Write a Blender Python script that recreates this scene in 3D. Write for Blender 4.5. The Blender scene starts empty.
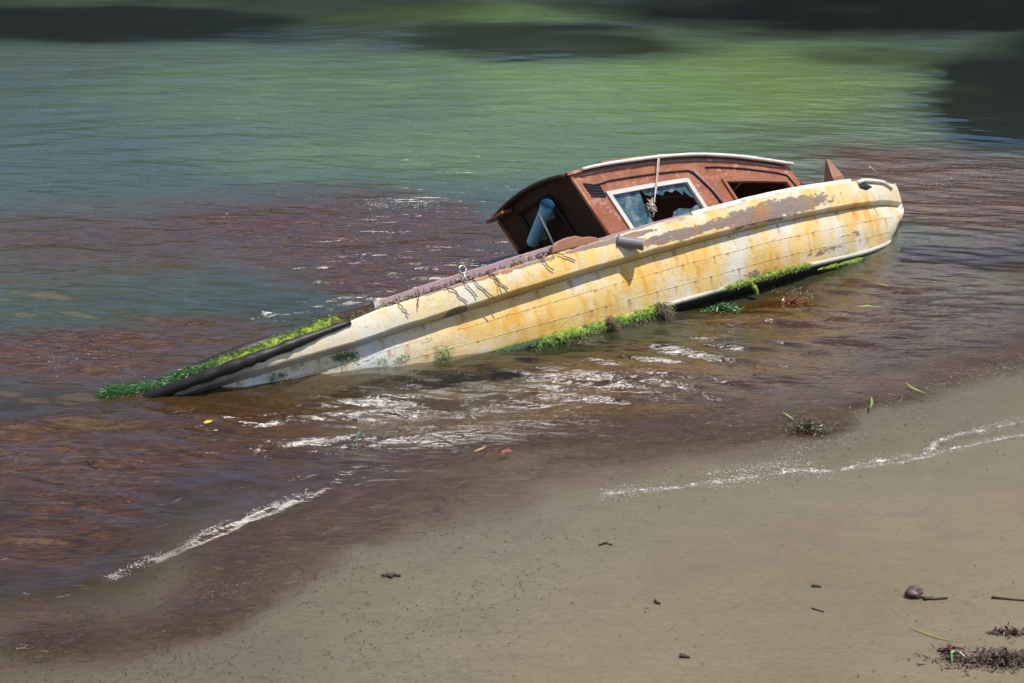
import bpy, math, random
import numpy as np
from mathutils import Matrix, Vector
random.seed(7); rng = np.random.default_rng(11)
SC = bpy.context.scene; COL = SC.collection

# ------------------------------------------------------------------ camera
CAM_H = 3.73; PITCH = math.radians(20); FPX = 1624.0
cam = bpy.data.objects.new('camera', bpy.data.cameras.new('camera')); COL.objects.link(cam)
cam.location = (0, 0, CAM_H); cam.rotation_euler = (math.radians(90) - PITCH, 0, 0)
cam.data.sensor_width = 36; cam.data.lens = 36 * FPX / 1024
cam.data.clip_end = 3000; cam.data.clip_start = .05
SC.camera = cam

def to_px(x, y):
    "survey: where a spot of the water plane lies in the photograph (used to map weed beds and painted water tones measured from it)"
    X = np.asarray(x, float); Y = np.asarray(y, float)
    Z = np.zeros_like(X) - CAM_H
    dep = np.maximum(Y * math.cos(PITCH) - Z * math.sin(PITCH), .3)
    up = Y * math.sin(PITCH) + Z * math.cos(PITCH)
    return 512 + FPX * X / dep, 341.5 - FPX * up / dep
def spot(px, py, z=0.0):
    d = Vector((px - 512, FPX * math.cos(PITCH) - (py - 341.5) * math.sin(PITCH),
                -FPX * math.sin(PITCH) - (py - 341.5) * math.cos(PITCH)))
    return Vector((0, 0, CAM_H)) + d * ((z - CAM_H) / d.z)

# ------------------------------------------------------------------ numpy noise
_perm = rng.random((256, 256))
def vnoise(x, y):
    xi = np.floor(x).astype(int); yi = np.floor(y).astype(int)
    fx = x - xi; fy = y - yi
    fx = fx * fx * (3 - 2 * fx); fy = fy * fy * (3 - 2 * fy)
    g = lambda a, b: _perm[a & 255, b & 255]
    return (g(xi, yi) * (1 - fx) + g(xi + 1, yi) * fx) * (1 - fy) + (g(xi, yi + 1) * (1 - fx) + g(xi + 1, yi + 1) * fx) * fy
def fbm(x, y, o=4):
    s = 0; a = .5; n = 0
    for i in range(o):
        s = s + a * vnoise(x * 2 ** i + 17.3 * i, y * 2 ** i + 5.1 * i); n += a; a *= .55
    return s / n
def sstep(a, b, x):
    t = np.clip((x - a) / (b - a), 0, 1); return t * t * (3 - 2 * t)
def pchip(xs, ys):
    xs = np.array(xs, float); ys = np.array(ys, float)
    h = np.diff(xs); d = np.diff(ys) / h; m = np.zeros_like(ys)
    m[1:-1] = np.where(d[1:] * d[:-1] > 0, 2 * d[1:] * d[:-1] / (d[1:] + d[:-1] + 1e-12), 0); m[0] = d[0]; m[-1] = d[-1]
    def f(x):
        x = np.clip(x, xs[0], xs[-1]); i = np.clip(np.searchsorted(xs, x) - 1, 0, len(h) - 1); t = (x - xs[i]) / h[i]
        return (2*t**3-3*t*t+1)*ys[i]+(t**3-2*t*t+t)*h[i]*m[i]+(-2*t**3+3*t*t)*ys[i+1]+(t**3-t*t)*h[i]*m[i+1]
    return f

# ------------------------------------------------------------------ node helper
class Mat:
    def __init__(s, name):
        s.m = bpy.data.materials.new(name); s.m.use_nodes = True
        s.t = s.m.node_tree; s.t.nodes.clear(); s.out = s.t.nodes.new('ShaderNodeOutputMaterial')
        s.tc = s.t.nodes.new('ShaderNodeTexCoord')
    def node(s, ty, **kw):
        n = s.t.nodes.new(ty)
        for k, v in kw.items(): setattr(n, k, v)
        return n
    def put(s, sock, v):
        if isinstance(v, bpy.types.NodeSocket): s.t.links.new(v, sock)
        elif isinstance(v, (tuple, list)) and len(v) == 3 and sock.type == 'RGBA': sock.default_value = (*v, 1)
        else: sock.default_value = v
    @property
    def obj(s): return s.tc.outputs['Object']
    def geo(s): return s.node('ShaderNodeNewGeometry').outputs['Position']
    def scale(s, vec, sc, off=(0, 0, 0)):
        n = s.node('ShaderNodeMapping'); s.put(n.inputs['Vector'], vec); n.inputs['Scale'].default_value = sc; n.inputs['Location'].default_value = off
        return n.outputs[0]
    def noise(s, vec, scale=1., detail=4., rough=.55, dist=0.):
        n = s.node('ShaderNodeTexNoise'); s.put(n.inputs['Vector'], vec)
        n.inputs['Scale'].default_value = scale; n.inputs['Detail'].default_value = detail; n.inputs['Roughness'].default_value = rough
        n.inputs['Distortion'].default_value = dist
        return n.outputs['Fac']
    def voro(s, vec, scale=1., feature='F1'):
        n = s.node('ShaderNodeTexVoronoi', feature=feature); s.put(n.inputs['Vector'], vec); n.inputs['Scale'].default_value = scale
        return n.outputs['Distance']
    def math(s, op, a, b=0., c=0., clamp=False):
        n = s.node('ShaderNodeMath', operation=op, use_clamp=clamp)
        for i, v in enumerate((a, b, c)): s.put(n.inputs[i], v)
        return n.outputs[0]
    def mul(s, a, b): return s.math('MULTIPLY', a, b)
    def add(s, a, b, clamp=False): return s.math('ADD', a, b, clamp=clamp)
    def step(s, v, lo, hi):
        n = s.node('ShaderNodeMapRange', interpolation_type='SMOOTHSTEP'); s.put(n.inputs[0], v)
        n.inputs[1].default_value = lo; n.inputs[2].default_value = hi
        return n.outputs[0]
    def xyz(s, vec):
        n = s.node('ShaderNodeSeparateXYZ'); s.put(n.inputs[0], vec); return n.outputs
    def mix(s, f, a, b):
        n = s.node('ShaderNodeMix', data_type='RGBA'); s.put(n.inputs[0], f); s.put(n.inputs[6], a); s.put(n.inputs[7], b)
        return n.outputs[2]
    def ramp(s, f, stops):
        n = s.node('ShaderNodeValToRGB'); s.put(n.inputs[0], f); e = n.color_ramp.elements
        while len(e) < len(stops): e.new(.5)
        for q, (p, c) in zip(e, stops): q.position = p; q.color = (*c, 1)
        return n.outputs[0]
    def attr(s, name): return s.node('ShaderNodeAttribute', attribute_name=name)
    def bump(s, h, strength=.5, dist=.01, normal=None):
        n = s.node('ShaderNodeBump'); n.inputs['Strength'].default_value = strength; n.inputs['Distance'].default_value = dist
        s.put(n.inputs['Height'], h)
        if normal is not None: s.put(n.inputs['Normal'], normal)
        return n.outputs[0]
    def pbr(s, col, rough=.6, normal=None, spec=.5, metal=0., alpha=None, sss=None):
        b = s.node('ShaderNodeBsdfPrincipled'); s.put(b.inputs['Base Color'], col); s.put(b.inputs['Roughness'], rough)
        s.put(b.inputs['Specular IOR Level'], spec); s.put(b.inputs['Metallic'], metal)
        if normal is not None: s.put(b.inputs['Normal'], normal)
        if alpha is not None: s.put(b.inputs['Alpha'], alpha)
        s.t.links.new(b.outputs[0], s.out.inputs[0]); return s.m
    def surf(s, sh): s.t.links.new(sh, s.out.inputs[0]); return s.m

# ------------------------------------------------------------------ mesh helper
class MB:
    def __init__(s): s.v = []; s.f = []
    def add(s, vs, fs):
        k = len(s.v); s.v += [tuple(map(float, p)) for p in vs]; s.f += [tuple(i + k for i in f) for f in fs]
    def box(s, c, h, rot=None):
        c = Vector(c); ps = []
        for x in (-1, 1):
            for y in (-1, 1):
                for z in (-1, 1):
                    p = Vector((x*h[0], y*h[1], z*h[2])); p = rot @ p if rot else p; ps.append(c + p)
        s.add(ps, [(0,1,3,2),(4,6,7,5),(0,4,5,1),(2,3,7,6),(0,2,6,4),(1,5,7,3)])
    def tube(s, pts, r, n=10, cap=True, flat=1.0, upv=(0, 0, 1)):
        pts = [Vector(p) for p in pts]; rr = r if isinstance(r, (list, tuple)) else [r] * len(pts); ring = []
        for i, p in enumerate(pts):
            d = (pts[min(i+1, len(pts)-1)] - pts[max(i-1, 0)]).normalized()
            a = d.cross(Vector(upv))
            if a.length < 1e-4: a = d.cross(Vector((1, 0, 0)))
            a.normalize(); b = a.cross(d)
            ring.append([p + (a * math.cos(t) + b * math.sin(t) * flat) * rr[i] for t in [2*math.pi*k/n for k in range(n)]])
        vs = [q for g in ring for q in g]; fs = []
        for i in range(len(pts) - 1):
            for k in range(n): fs.append((i*n+k, i*n+(k+1) % n, (i+1)*n+(k+1) % n, (i+1)*n+k))
        if cap: fs += [tuple(range(n))[::-1], tuple(range((len(pts)-1)*n, len(pts)*n))]
        s.add(vs, fs)
    def ribbon(s, pts, w, side, taper=True):
        n = len(pts); vs = []
        for i, p in enumerate(pts):
            k = w * (math.sin(math.pi * (.12 + .86 * i / (n - 1))) if taper else 1)
            sd = side[i] if isinstance(side, list) else side
            vs += [Vector(p) - Vector(sd) * k, Vector(p) + Vector(sd) * k]
        s.add(vs, [(2*i, 2*i+1, 2*i+3, 2*i+2) for i in range(n-1)])
    def sweep(s, path, prof, closed=True):
        "prof(i) -> list of points for station i, all the same length"
        rings = [prof(i, p) for i, p in enumerate(path)]; m = len(rings[0])
        vs = [q for g in rings for q in g]; fs = []
        for i in range(len(rings)-1):
            for k in range(m if closed else m-1):
                fs.append((i*m+k, (i+1)*m+k, (i+1)*m+(k+1) % m, i*m+(k+1) % m))
        if closed: fs += [tuple(range(m)), tuple(range((len(rings)-1)*m, len(rings)*m))[::-1]]
        s.add(vs, fs)
    def build(s, name, mat, parent=None, smooth=False, attrs=None):
        me = bpy.data.meshes.new(name); me.from_pydata(s.v, [], s.f); me.validate()
        if smooth: me.polygons.foreach_set('use_smooth', [True] * len(me.polygons))
        me.materials.append(mat); o = bpy.data.objects.new(name, me); COL.objects.link(o)
        if parent: o.parent = parent
        return o
def fixn(o):
    import bmesh
    b = bmesh.new(); b.from_mesh(o.data); bmesh.ops.recalc_face_normals(b, faces=b.faces); b.to_mesh(o.data); b.free(); return o
def bevel(o, w=.004, seg=2):
    m = o.modifiers.new('bevel', 'BEVEL'); m.width = w; m.segments = seg; m.limit_method = 'ANGLE'; m.angle_limit = .6; return o
def tag(o, label, cat=None, group=None, kind=None):
    if label: o['label'] = label
    if cat: o['category'] = cat
    if group: o['group'] = group
    if kind: o['kind'] = kind
    return o
def grid_mesh(name, xs, ys, Z, mat, colors=None):
    nx, ny = len(xs), len(ys); X, Y = np.meshgrid(xs, ys)
    co = np.stack([X, Y, Z], -1).reshape(-1, 3).astype(np.float32)
    idx = np.arange(nx * ny).reshape(ny, nx)
    q = np.stack([idx[:-1, :-1], idx[:-1, 1:], idx[1:, 1:], idx[1:, :-1]], -1).reshape(-1, 4)
    me = bpy.data.meshes.new(name); me.vertices.add(len(co)); me.vertices.foreach_set('co', co.ravel())
    me.loops.add(q.size); me.loops.foreach_set('vertex_index', q.ravel().astype(np.int32))
    me.polygons.add(len(q)); me.polygons.foreach_set('loop_start', np.arange(0, q.size, 4, dtype=np.int32))
    me.polygons.foreach_set('loop_total', np.full(len(q), 4, dtype=np.int32)); me.polygons.foreach_set('use_smooth', np.ones(len(q), bool))
    me.update()
    for k, a in (colors or {}).items():
        at = me.color_attributes.new(k, 'FLOAT_COLOR', 'POINT'); at.data.foreach_set('color', a.reshape(-1, 4).astype(np.float32).ravel())
    me.materials.append(mat); o = bpy.data.objects.new(name, me); COL.objects.link(o); return o

# ------------------------------------------------------------------ boat frame (heeled away from the shore, stern under water)
U = Vector((.8277, .5592, .0478)); V = Vector((-.4642, .7308, -.4995)).normalized(); U = (U - V * U.dot(V)).normalized()
W = U.cross(V); ORG = Vector((-2.224, 9.662, .005)); LEN = 6.565
R3 = Matrix((U, V, W)).transposed()
BOAT = R3.to_4x4(); BOAT.translation = ORG
def b2w(p): return BOAT @ Vector(p)

# ------------------------------------------------------------------ light
SUN = Vector((.30, -.04, .95)).normalized()
sd = bpy.data.lights.new('sun', 'SUN'); sd.energy = 4.8; sd.angle = math.radians(.5); sd.color = (1, .95, .87)
so = bpy.data.objects.new('sun', sd); COL.objects.link(so); so.rotation_euler = SUN.to_track_quat('Z', 'Y').to_euler(); so.location = SUN * 30
wd = bpy.data.worlds.new('World'); SC.world = wd; wd.use_nodes = True; nt = wd.node_tree
sky = nt.nodes.new('ShaderNodeTexSky'); sky.sky_type = 'NISHITA'; sky.sun_disc = False
sky.sun_elevation = math.asin(SUN.z); sky.sun_rotation = math.atan2(SUN.x, SUN.y)
sky.dust_density = .3; sky.air_density = .9; sky.ozone_density = 7.0
bg = nt.nodes['Background']; bg.inputs['Strength'].default_value = .11
# unseen clouds added to the sky; the overbright first one makes the water glitter
def wn(ty, **kw):
    n = nt.nodes.new(ty)
    for k, v in kw.items(): setattr(n, k, v)
    return n
wt_ = wn('ShaderNodeTexCoord'); last = sky.outputs[0]
cn = wn('ShaderNodeTexNoise'); cn.inputs['Scale'].default_value = 9; cn.inputs['Detail'].default_value = 6; cn.inputs['Roughness'].default_value = .6
nt.links.new(wt_.outputs['Generated'], cn.inputs['Vector'])
for az, el, rad, br in ((-1.5, 39, 5.4, 110), (14, 25, 7, 9), (-40, 50, 14, 9), (60, 45, 18, 8), (150, 40, 22, 8), (-120, 35, 20, 8)):
    a_, e_ = math.radians(az), math.radians(el); cdir = (math.sin(a_) * math.cos(e_), math.cos(a_) * math.cos(e_), math.sin(e_))
    vm = wn('ShaderNodeVectorMath', operation='DISTANCE'); nt.links.new(wt_.outputs['Generated'], vm.inputs[0]); vm.inputs[1].default_value = cdir
    ad = wn('ShaderNodeMath', operation='MULTIPLY_ADD'); nt.links.new(cn.outputs['Fac'], ad.inputs[0]); ad.inputs[1].default_value = -.9 * math.radians(rad) ; nt.links.new(vm.outputs['Value'], ad.inputs[2])
    mr = wn('ShaderNodeMapRange', interpolation_type='SMOOTHSTEP'); nt.links.new(ad.outputs[0], mr.inputs[0])
    mr.inputs[1].default_value = math.radians(rad) * .75; mr.inputs[2].default_value = math.radians(rad) * .25; mr.inputs[3].default_value = 0; mr.inputs[4].default_value = 1
    mx_ = wn('ShaderNodeMix', data_type='RGBA'); nt.links.new(mr.outputs[0], mx_.inputs[0]); nt.links.new(last, mx_.inputs[6]); mx_.inputs[7].default_value = (br, br * .97, br * .93, 1); last = mx_.outputs[2]
nt.links.new(last, bg.inputs[0])
SC.render.engine = 'CYCLES'; SC.cycles.use_denoising = True; SC.cycles.sample_clamp_indirect = 4; SC.cycles.max_bounces = 6; SC.cycles.caustics_reflective = False
SC.view_settings.view_transform = 'Standard'; SC.view_settings.look = 'None'; SC.view_settings.gamma = 1
SC.view_settings.exposure = 0.25; SC.view_settings.use_curve_mapping = False

# ------------------------------------------------------------------ shore
SHORE = [(-14, 3.0), (-6, 3.6), (-2.6, 4.6), (-.9, 6.0), (-.56, 6.53), (-.16, 7.06), (.25, 7.61), (.47, 7.86), (1.02, 8.01), (1.75, 8.18), (2.55, 8.49), (3.01, 8.81), (4.2, 9.8), (8, 12), (20, 16), (60, 22)]
sx_ = np.array([p[0] for p in SHORE], float); sy_ = np.array([p[1] for p in SHORE], float)
def shore_d(X, Y):
    "signed distance seaward of the water's edge"
    X = np.asarray(X, float); Y = np.asarray(Y, float)
    d2 = np.full(X.shape, 1e9)
    for i in range(len(sx_) - 1):
        ax, ay = sx_[i], sy_[i]; bx, by = sx_[i+1] - ax, sy_[i+1] - ay
        t = np.clip(((X-ax)*bx + (Y-ay)*by) / (bx*bx + by*by), 0, 1)
        d2 = np.minimum(d2, (X-ax-t*bx)**2 + (Y-ay-t*by)**2)
    s = np.where(Y > np.interp(X, sx_, sy_), 1, -1)
    return s * np.sqrt(d2)
_dz = pchip([-400, -12, -4, -1.2, 0, .4, 1.2, 2.2, 3.6, 6, 12, 30, 400], [8, .75, .2, .045, 0.0, -.015, -.085, -.21, -.40, -.64, -1.1, -1.9, -4])
def sand_z(X, Y):
    d = shore_d(X, Y)
    return _dz(d + (.5 * (fbm(X * .8 + 5, Y * .8, 3) - .5) + .22 * (fbm(X * 3.1, Y * 3.6, 3) - .5)) * np.exp(-(d * .8) ** 2))  + .012 * (fbm(X * .9 + 3, Y * .9, 3) - .5) + .003 * (fbm(X * 7, Y * 9, 3) - .5)

# weed beds, green water and painted dark reflections as measured ellipses (centre, radii, tilt) on the water plane
def ell(px, py, e, soft=.7, edge=1.35):
    s = 0
    for cx, cy, rx, ry, a, amp in e:
        a = math.radians(a); dx = px - cx; dy = py - cy
        u = (dx * math.cos(a) + dy * math.sin(a)) / rx; v = (-dx * math.sin(a) + dy * math.cos(a)) / ry
        s = np.maximum(s, amp * np.clip(edge - np.sqrt(u*u + v*v), 0, 1) / soft)
    return np.clip(s, 0, 1)
WEED = [(350, 515, 130, 30, -28, .95), (215, 570, 150, 34, -28, .85), (90, 620, 90, 26, -22, .6), (455, 495, 110, 26, -18, .85), (640, 455, 120, 20, -10, .8), (880, 385, 120, 22, -14, .9), (820, 420, 60, 14, -14, .8), (330, 232, 190, 36, 2, .95), (420, 262, 110, 40, 5, .9), (90, 245, 170, 40, 0, .42), (110, 355, 140, 30, -3, .9), (215, 325, 80, 14, 5, .5),
        (150, 450, 260, 60, -6, .75), (60, 520, 130, 60, -18, .7), (330, 440, 140, 50, -10, .6), (330, 480, 160, 26, -25, .75), (480, 440, 130, 40, -8, .6), (620, 400, 180, 45, -12, .72), (600, 465, 120, 16, -8, .75),
        (760, 390, 150, 52, -15, .85), (850, 330, 130, 50, -12, .8), (960, 330, 110, 40, -5, .78), (760, 310, 70, 16, -14, .7), (960, 195, 150, 42, 4, .95), (1080, 200, 140, 42, 6, .8), (880, 160, 50, 12, 0, .7), (740, 440, 100, 16, -12, .8), (1100, 330, 90, 40, -5, .6)]
DARK = [(850, 5, 260, 24, 0, 1.0), (1010, 100, 70, 46, 0, .95), (110, 22, 190, 18, 0, .95), (330, 10, 160, 18, 0, .75), (540, 40, 130, 15, 2, .9), (950, 62, 110, 12, 4, .55), (1120, 70, 110, 70, 0, .9), (-60, 20, 120, 22, 0, .9)]  # dark reflections on the far water, painted as near-black colour patches
GREEN = [(660, 95, 270, 48, 0, 1.0), (560, 140, 280, 40, -3, .75), (470, 15, 140, 10, 0, .75), (300, 100, 180, 40, 0, .45), (860, 110, 160, 40, 0, .5)]
def masks(X, Y):
    n = fbm(X * .9, Y * .9, 4); n2 = fbm(X * .35 + 9, Y * .5, 3)
    jx = (fbm(X * 1.2 + 31, Y * 1.2, 3) - .5); jy = (fbm(X * .7, Y * 1.2 + 57, 4) - .5); jx = jx * np.clip(Y * .18 - 1, 1, 4)
    px, py = to_px(X + jx * 1.0, Y + jy * np.clip(Y * .06, .3, 1.6))
    w = ell(px, py, WEED); w = np.clip(w * (.45 + 1.1 * n), 0, 1)
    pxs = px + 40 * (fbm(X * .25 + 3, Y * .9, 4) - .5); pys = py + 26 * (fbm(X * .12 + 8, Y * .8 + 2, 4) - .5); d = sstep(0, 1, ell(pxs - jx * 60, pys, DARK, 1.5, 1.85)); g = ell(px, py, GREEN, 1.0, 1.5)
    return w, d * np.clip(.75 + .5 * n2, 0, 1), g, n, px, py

# ------------------------------------------------------------------ sand and sea bed
def axis(lo, hi, step, far, k=1.25):
    core = list(np.arange(lo, hi + 1e-6, step)); s = step; a = core[-1]; up = []
    while a < far: s *= k; a += s; up.append(a)
    s = step; a = core[0]; dn = []
    while a > -far: s *= k; a -= s; dn.append(a)
    return np.array(dn[::-1] + core + up)
gx = axis(-4.5, 5.5, .03, 400); gy = axis(5, 14.5, .03, 400)
GX, GY = np.meshgrid(gx, gy)
sandc = np.zeros(GX.shape + (4,)); w_, d_, g_, n_, px_, py_ = masks(GX, GY)
SD = shore_d(GX, GY)
litter = sstep(-1.3, 1.0, SD + 1.2 * (fbm(GX * 1.2, GY * 1.2 + 3, 4) - .5) - .25 * np.clip(GX, 0, 3)) # weed crumbs on the washed sand
sandc[..., 0] = w_; sandc[..., 1] = d_; sandc[..., 2] = litter; sandc[..., 3] = sstep(-1.5, .25, SD + .8 * (fbm(GX * .8 + 5, GY * .8, 3) - .5))
m = Mat('wet_sand'); P = m.geo(); A = m.attr('beds'); cw, cd, cl = m.xyz(A.outputs['Color'])[:]
fine = m.noise(P, 260, 3, .7); grain = m.noise(P, 90, 4, .65); mid = m.noise(m.scale(P, (1, 2.2, 1)), 2.2, 5, .6); wide = m.noise(P, .55, 3, .5)
base = m.mix(m.step(wide, .3, .7), (.128, .107, .066), (.165, .139, .087))
base = m.mix(m.mul(m.step(mid, .38, .72), .45), base, (.112, .093, .058))
base = m.mix(m.mul(m.step(fine, .52, .75), .2), base, (.10, .085, .07))
base = m.mix(m.mul(m.step(m.noise(P, 210, 2, .6), .64, .72), .3), base, (.42, .39, .33))
crumb = m.math('MAXIMUM', m.step(m.noise(m.scale(P, (1, 2.6, 1)), 20, 6, .8, 1.0), .50, .66), m.mul(m.step(m.noise(m.scale(P, (1, 2.2, 1)), 60, 4, .7, .5), .55, .68), .8))
base = m.mix(m.mul(m.mul(crumb, m.add(cl, .06)), .72), base, (.040, .027, .020))
base = m.mix(m.mul(cl, .35), base, (.125, .10, .08))
speck = m.step(m.noise(m.scale(P, (1, 3.0, 1)), 26, 3, .7), .70, .76)
base = m.mix(m.mul(speck, .75), base, (.05, .035, .028))
wtex = m.noise(m.scale(P, (1, 2.6, 1), (3, 3, 0)), 13, 7, .74, .9)
base = m.mix(m.mul(cw, m.step(wtex, .32, .58)), base, m.mix(m.step(wtex, .5, .68), (.040, .019, .014), (.10, .045, .022))); base = m.mix(cd, base, (.012, .018, .016))  # cd repeats the painted dark far-water patches on the bed
base = m.mix(m.mul(A.outputs['Alpha'], .42), base, m.mix(.5, base, (.05, .038, .028)))
wet = m.add(m.mul(A.outputs['Alpha'], -.28), m.add(.66, m.mul(grain, .25)))
sandm = m.pbr(base, wet, m.bump(m.add(m.mul(grain, .6), m.add(m.mul(fine, .35), m.mul(crumb, .5))), .55, .006, m.bump(mid, .3, .03)), .35)
SZ = sand_z(GX, GY)
sand = tag(grid_mesh('sand', gx, gy, SZ, sandm, {'beds': sandc}), None, kind='structure')

# ------------------------------------------------------------------ water
wx = axis(-4.6, 5.6, .022, 400); wy1 = np.arange(5.4, 15.5, .022); s = .022; a = wy1[-1]; far = []
while a < 400:
    s *= (1.012 if a < 34 else 1.25); a += s; far.append(a)
wy = np.concatenate([np.arange(2.2, 5.4, .2), wy1, far])
WX, WY = np.meshgrid(wx, wy); WD = shore_d(WX, WY)
amp = .08 * sstep(.05, .5, WD) + .92 * sstep(.5, 2.6, WD); Z = np.zeros_like(WX)
nrg = np.random.default_rng(5)
wob = 1.1 * (fbm(WX * .5, WY * .5, 2) - .5)
gust = .45 + 1.1 * fbm(WX * .35 + 4, WY * .55, 3)
for i in range(46):
    lam = .10 * (1.078 ** i); ang = nrg.normal(math.radians(97), .42); k = 2 * math.pi / lam; ph = nrg.random() * 6.28
    a_ = .0052 * lam ** .85 * nrg.uniform(.5, 1.2)
    if lam > .55: a_ *= .55
    if lam > 1.2: a_ *= .7
    q = k * (WX * math.cos(ang) + WY * math.sin(ang) + wob * .5 * lam ** .3) + ph
    Z += a_ * (1 - np.abs(np.sin(q / 2)) * 1.0) * 1.6 if i % 2 else a_ * np.cos(q)
px_, py_ = to_px(WX, WY); chop = ell(px_, py_, [(485, 402, 100, 36, -8, 1), (640, 385, 150, 36, -10, .3), (800, 350, 160, 50, -14, .25)])
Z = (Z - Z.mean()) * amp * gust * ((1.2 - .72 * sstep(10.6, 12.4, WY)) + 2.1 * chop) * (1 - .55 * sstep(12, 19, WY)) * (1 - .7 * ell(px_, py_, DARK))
# the small breaking ripple along the left shore
RIP = [spot(*p) for p in ((-150, 655), (0, 606), (60, 592), (140, 566), (220, 530), (285, 502), (312, 494), (350, 470), (420, 440))]
rx_ = np.array([p.x for p in RIP]); ry_ = np.array([p.y for p in RIP])
rd = WY - np.interp(WX, rx_, ry_) + .05 * (fbm(WX * 3, WX * 0 + 2, 3) - .5)
Z += .012 * np.where(rd > 0, np.exp(-(rd / .16) ** 2), np.exp(-(rd / .045) ** 2)) * sstep(-4.5, -3, WX) * (1 - sstep(-1.25, -.75, WX)) * (.5 + fbm(WX * 2.2, WY * 0, 2))
# swash lip on the right shore
lip = WD - .06; Z += .018 * np.where(lip > 0, np.exp(-(lip / .11) ** 2), np.exp(-(lip / .03) ** 2)) * sstep(.2, .9, WX) * (.4 + 1.2 * fbm(WX * 4, WY * 4, 2))
Z += .006 * (fbm(WX * 5, WY * 7, 3) - .5) * sstep(.0, .5, WD) * (1 - sstep(1.2, 2.6, WD))
bed = sand_z(WX, WY)
Z = Z - .3 * sstep(.9, 3, -WD)
depth = np.clip(0 - bed, 0, 9)
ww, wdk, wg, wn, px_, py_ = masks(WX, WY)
col = np.zeros(WX.shape + (4,))
g3 = lambda c: np.array(c)
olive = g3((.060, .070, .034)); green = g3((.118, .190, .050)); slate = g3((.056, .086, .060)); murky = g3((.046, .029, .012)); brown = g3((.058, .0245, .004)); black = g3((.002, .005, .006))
c = np.broadcast_to(slate, WX.shape + (3,)).copy()
def over(c, k, f): return c * (1 - f[..., None]) + k * f[..., None]
c = over(c, olive, sstep(150, 260, py_) * .8); c = over(c, murky, sstep(300, 420, py_) * .85)
c = over(c, murky, ell(px_, py_, [(960, 265, 110, 26, -6, .9), (1040, 300, 90, 26, 0, .6), (560, 375, 140, 20, -10, .6)]))
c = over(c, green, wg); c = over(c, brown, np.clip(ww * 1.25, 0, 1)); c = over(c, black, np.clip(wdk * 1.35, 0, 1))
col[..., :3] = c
chp_ = np.zeros(WX.shape + (4,)); chp_[..., 0] = chop; chp_[..., 1] = ell(px_, py_, DARK); chp_[..., 2] = ww
col[..., 3] = np.clip(1 - np.exp(-depth * (2.2 + 4 * ww)), 0, .97) * (1 - .0 * ww)
m = Mat('sea_water'); P = m.geo(); A = m.attr('murk')
x_, y_, z_ = m.xyz(P)[:]
s1 = m.noise(m.scale(P, (1, 2.8, 1)), 7.0, 3, .6, .3); s2 = m.noise(m.scale(P, (1, 2.2, 1)), 24, 3, .6); s3 = m.noise(m.scale(P, (.55, 2.4, 1)), 2.1, 3, .55, .4)
farf = m.step(y_, 13, 26)
h = m.add(m.add(m.mul(s1, m.add(.40, m.mul(farf, -.2))), m.mul(s2, m.add(.06, m.mul(farf, -.05)))), m.mul(s3, m.add(.3, m.mul(farf, .55))))
calm = m.step(A.outputs['Alpha'], .10, .5)
bn = m.node('ShaderNodeBump'); bn.inputs['Distance'].default_value = .030; m.put(bn.inputs['Height'], h); m.put(bn.inputs['Strength'], m.add(m.add(.08, m.mul(calm, .34)), m.math('SUBTRACT', m.mul(m.xyz(m.attr('chop').outputs['Color'])[0], .9), m.mul(m.xyz(m.attr('chop').outputs['Color'])[1], .6)), True))
nrm = bn.outputs[0]
fr = m.node('ShaderNodeFresnel'); fr.inputs['IOR'].default_value = 1.5; m.put(fr.inputs['Normal'], nrm)
gl = m.node('ShaderNodeBsdfGlossy'); m.put(gl.inputs['Roughness'], m.add(m.add(.02, m.mul(farf, .06)), m.mul(m.math('SUBTRACT', 1., calm), .22))); m.put(gl.inputs['Normal'], nrm); gl.inputs['Color'].default_value = (1, 1, 1, 1)
df = m.node('ShaderNodeBsdfDiffuse')
turb = m.noise(m.scale(P, (.8, 2.0, 1)), 3.2, 5, .62, .5); turb2 = m.noise(m.scale(P, (1, 3.5, 1)), 16, 4, .65, .8)
tc = m.mix(m.mul(m.step(turb, .3, .75), .55), A.outputs['Color'], m.mix(.55, A.outputs['Color'], (.02, .016, .014)))
tc = m.mix(m.mul(m.step(turb2, .55, .8), .35), tc, m.mix(.5, A.outputs['Color'], (.16, .12, .07)))
fil = m.noise(m.scale(P, (1.0, 4.2, 1)), 8.5, 7, .74, 1.2); fil2 = m.noise(m.scale(P, (.7, 3.0, 1), (4, 4, 0)), 2.4, 6, .7, .8)
wd_ = m.xyz(m.attr('chop').outputs['Color'])[2]
tc = m.mix(m.mul(m.mul(m.step(fil, .49, .60), wd_), .95), tc, m.mix(m.step(fil2, .4, .65), (.125, .060, .010), (.115, .040, .008)))
tc = m.mix(m.mul(m.mul(m.math('SUBTRACT', 1., m.step(fil, .36, .48)), wd_), .85), tc, (.008, .004, .004))
m.put(df.inputs['Color'], tc); m.put(df.inputs['Normal'], nrm)
tr = m.node('ShaderNodeBsdfTransparent'); tr.inputs['Color'].default_value = (.985, .98, .96, 1)
mx = m.node('ShaderNodeMixShader'); m.put(mx.inputs[0], A.outputs['Alpha']); m.put(mx.inputs[1], tr.outputs[0]); m.put(mx.inputs[2], df.outputs[0])
m2 = m.node('ShaderNodeMixShader'); m.put(m2.inputs[0], m.mul(m.mul(fr.outputs[0], m.add(.10, m.mul(calm, .90))), m.math('SUBTRACT', 1., m.mul(farf, .5)))); m.put(m2.inputs[1], mx.outputs[0]); m.put(m2.inputs[2], gl.outputs[0])
waterm = m.surf(m2.outputs[0])
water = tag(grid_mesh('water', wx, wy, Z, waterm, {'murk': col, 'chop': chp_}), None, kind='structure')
def water_z(x, y):
    i = min(max(np.searchsorted(wx, x), 0), len(wx)-1); j = min(max(np.searchsorted(wy, y), 0), len(wy)-1); return float(Z[j, i])
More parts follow.
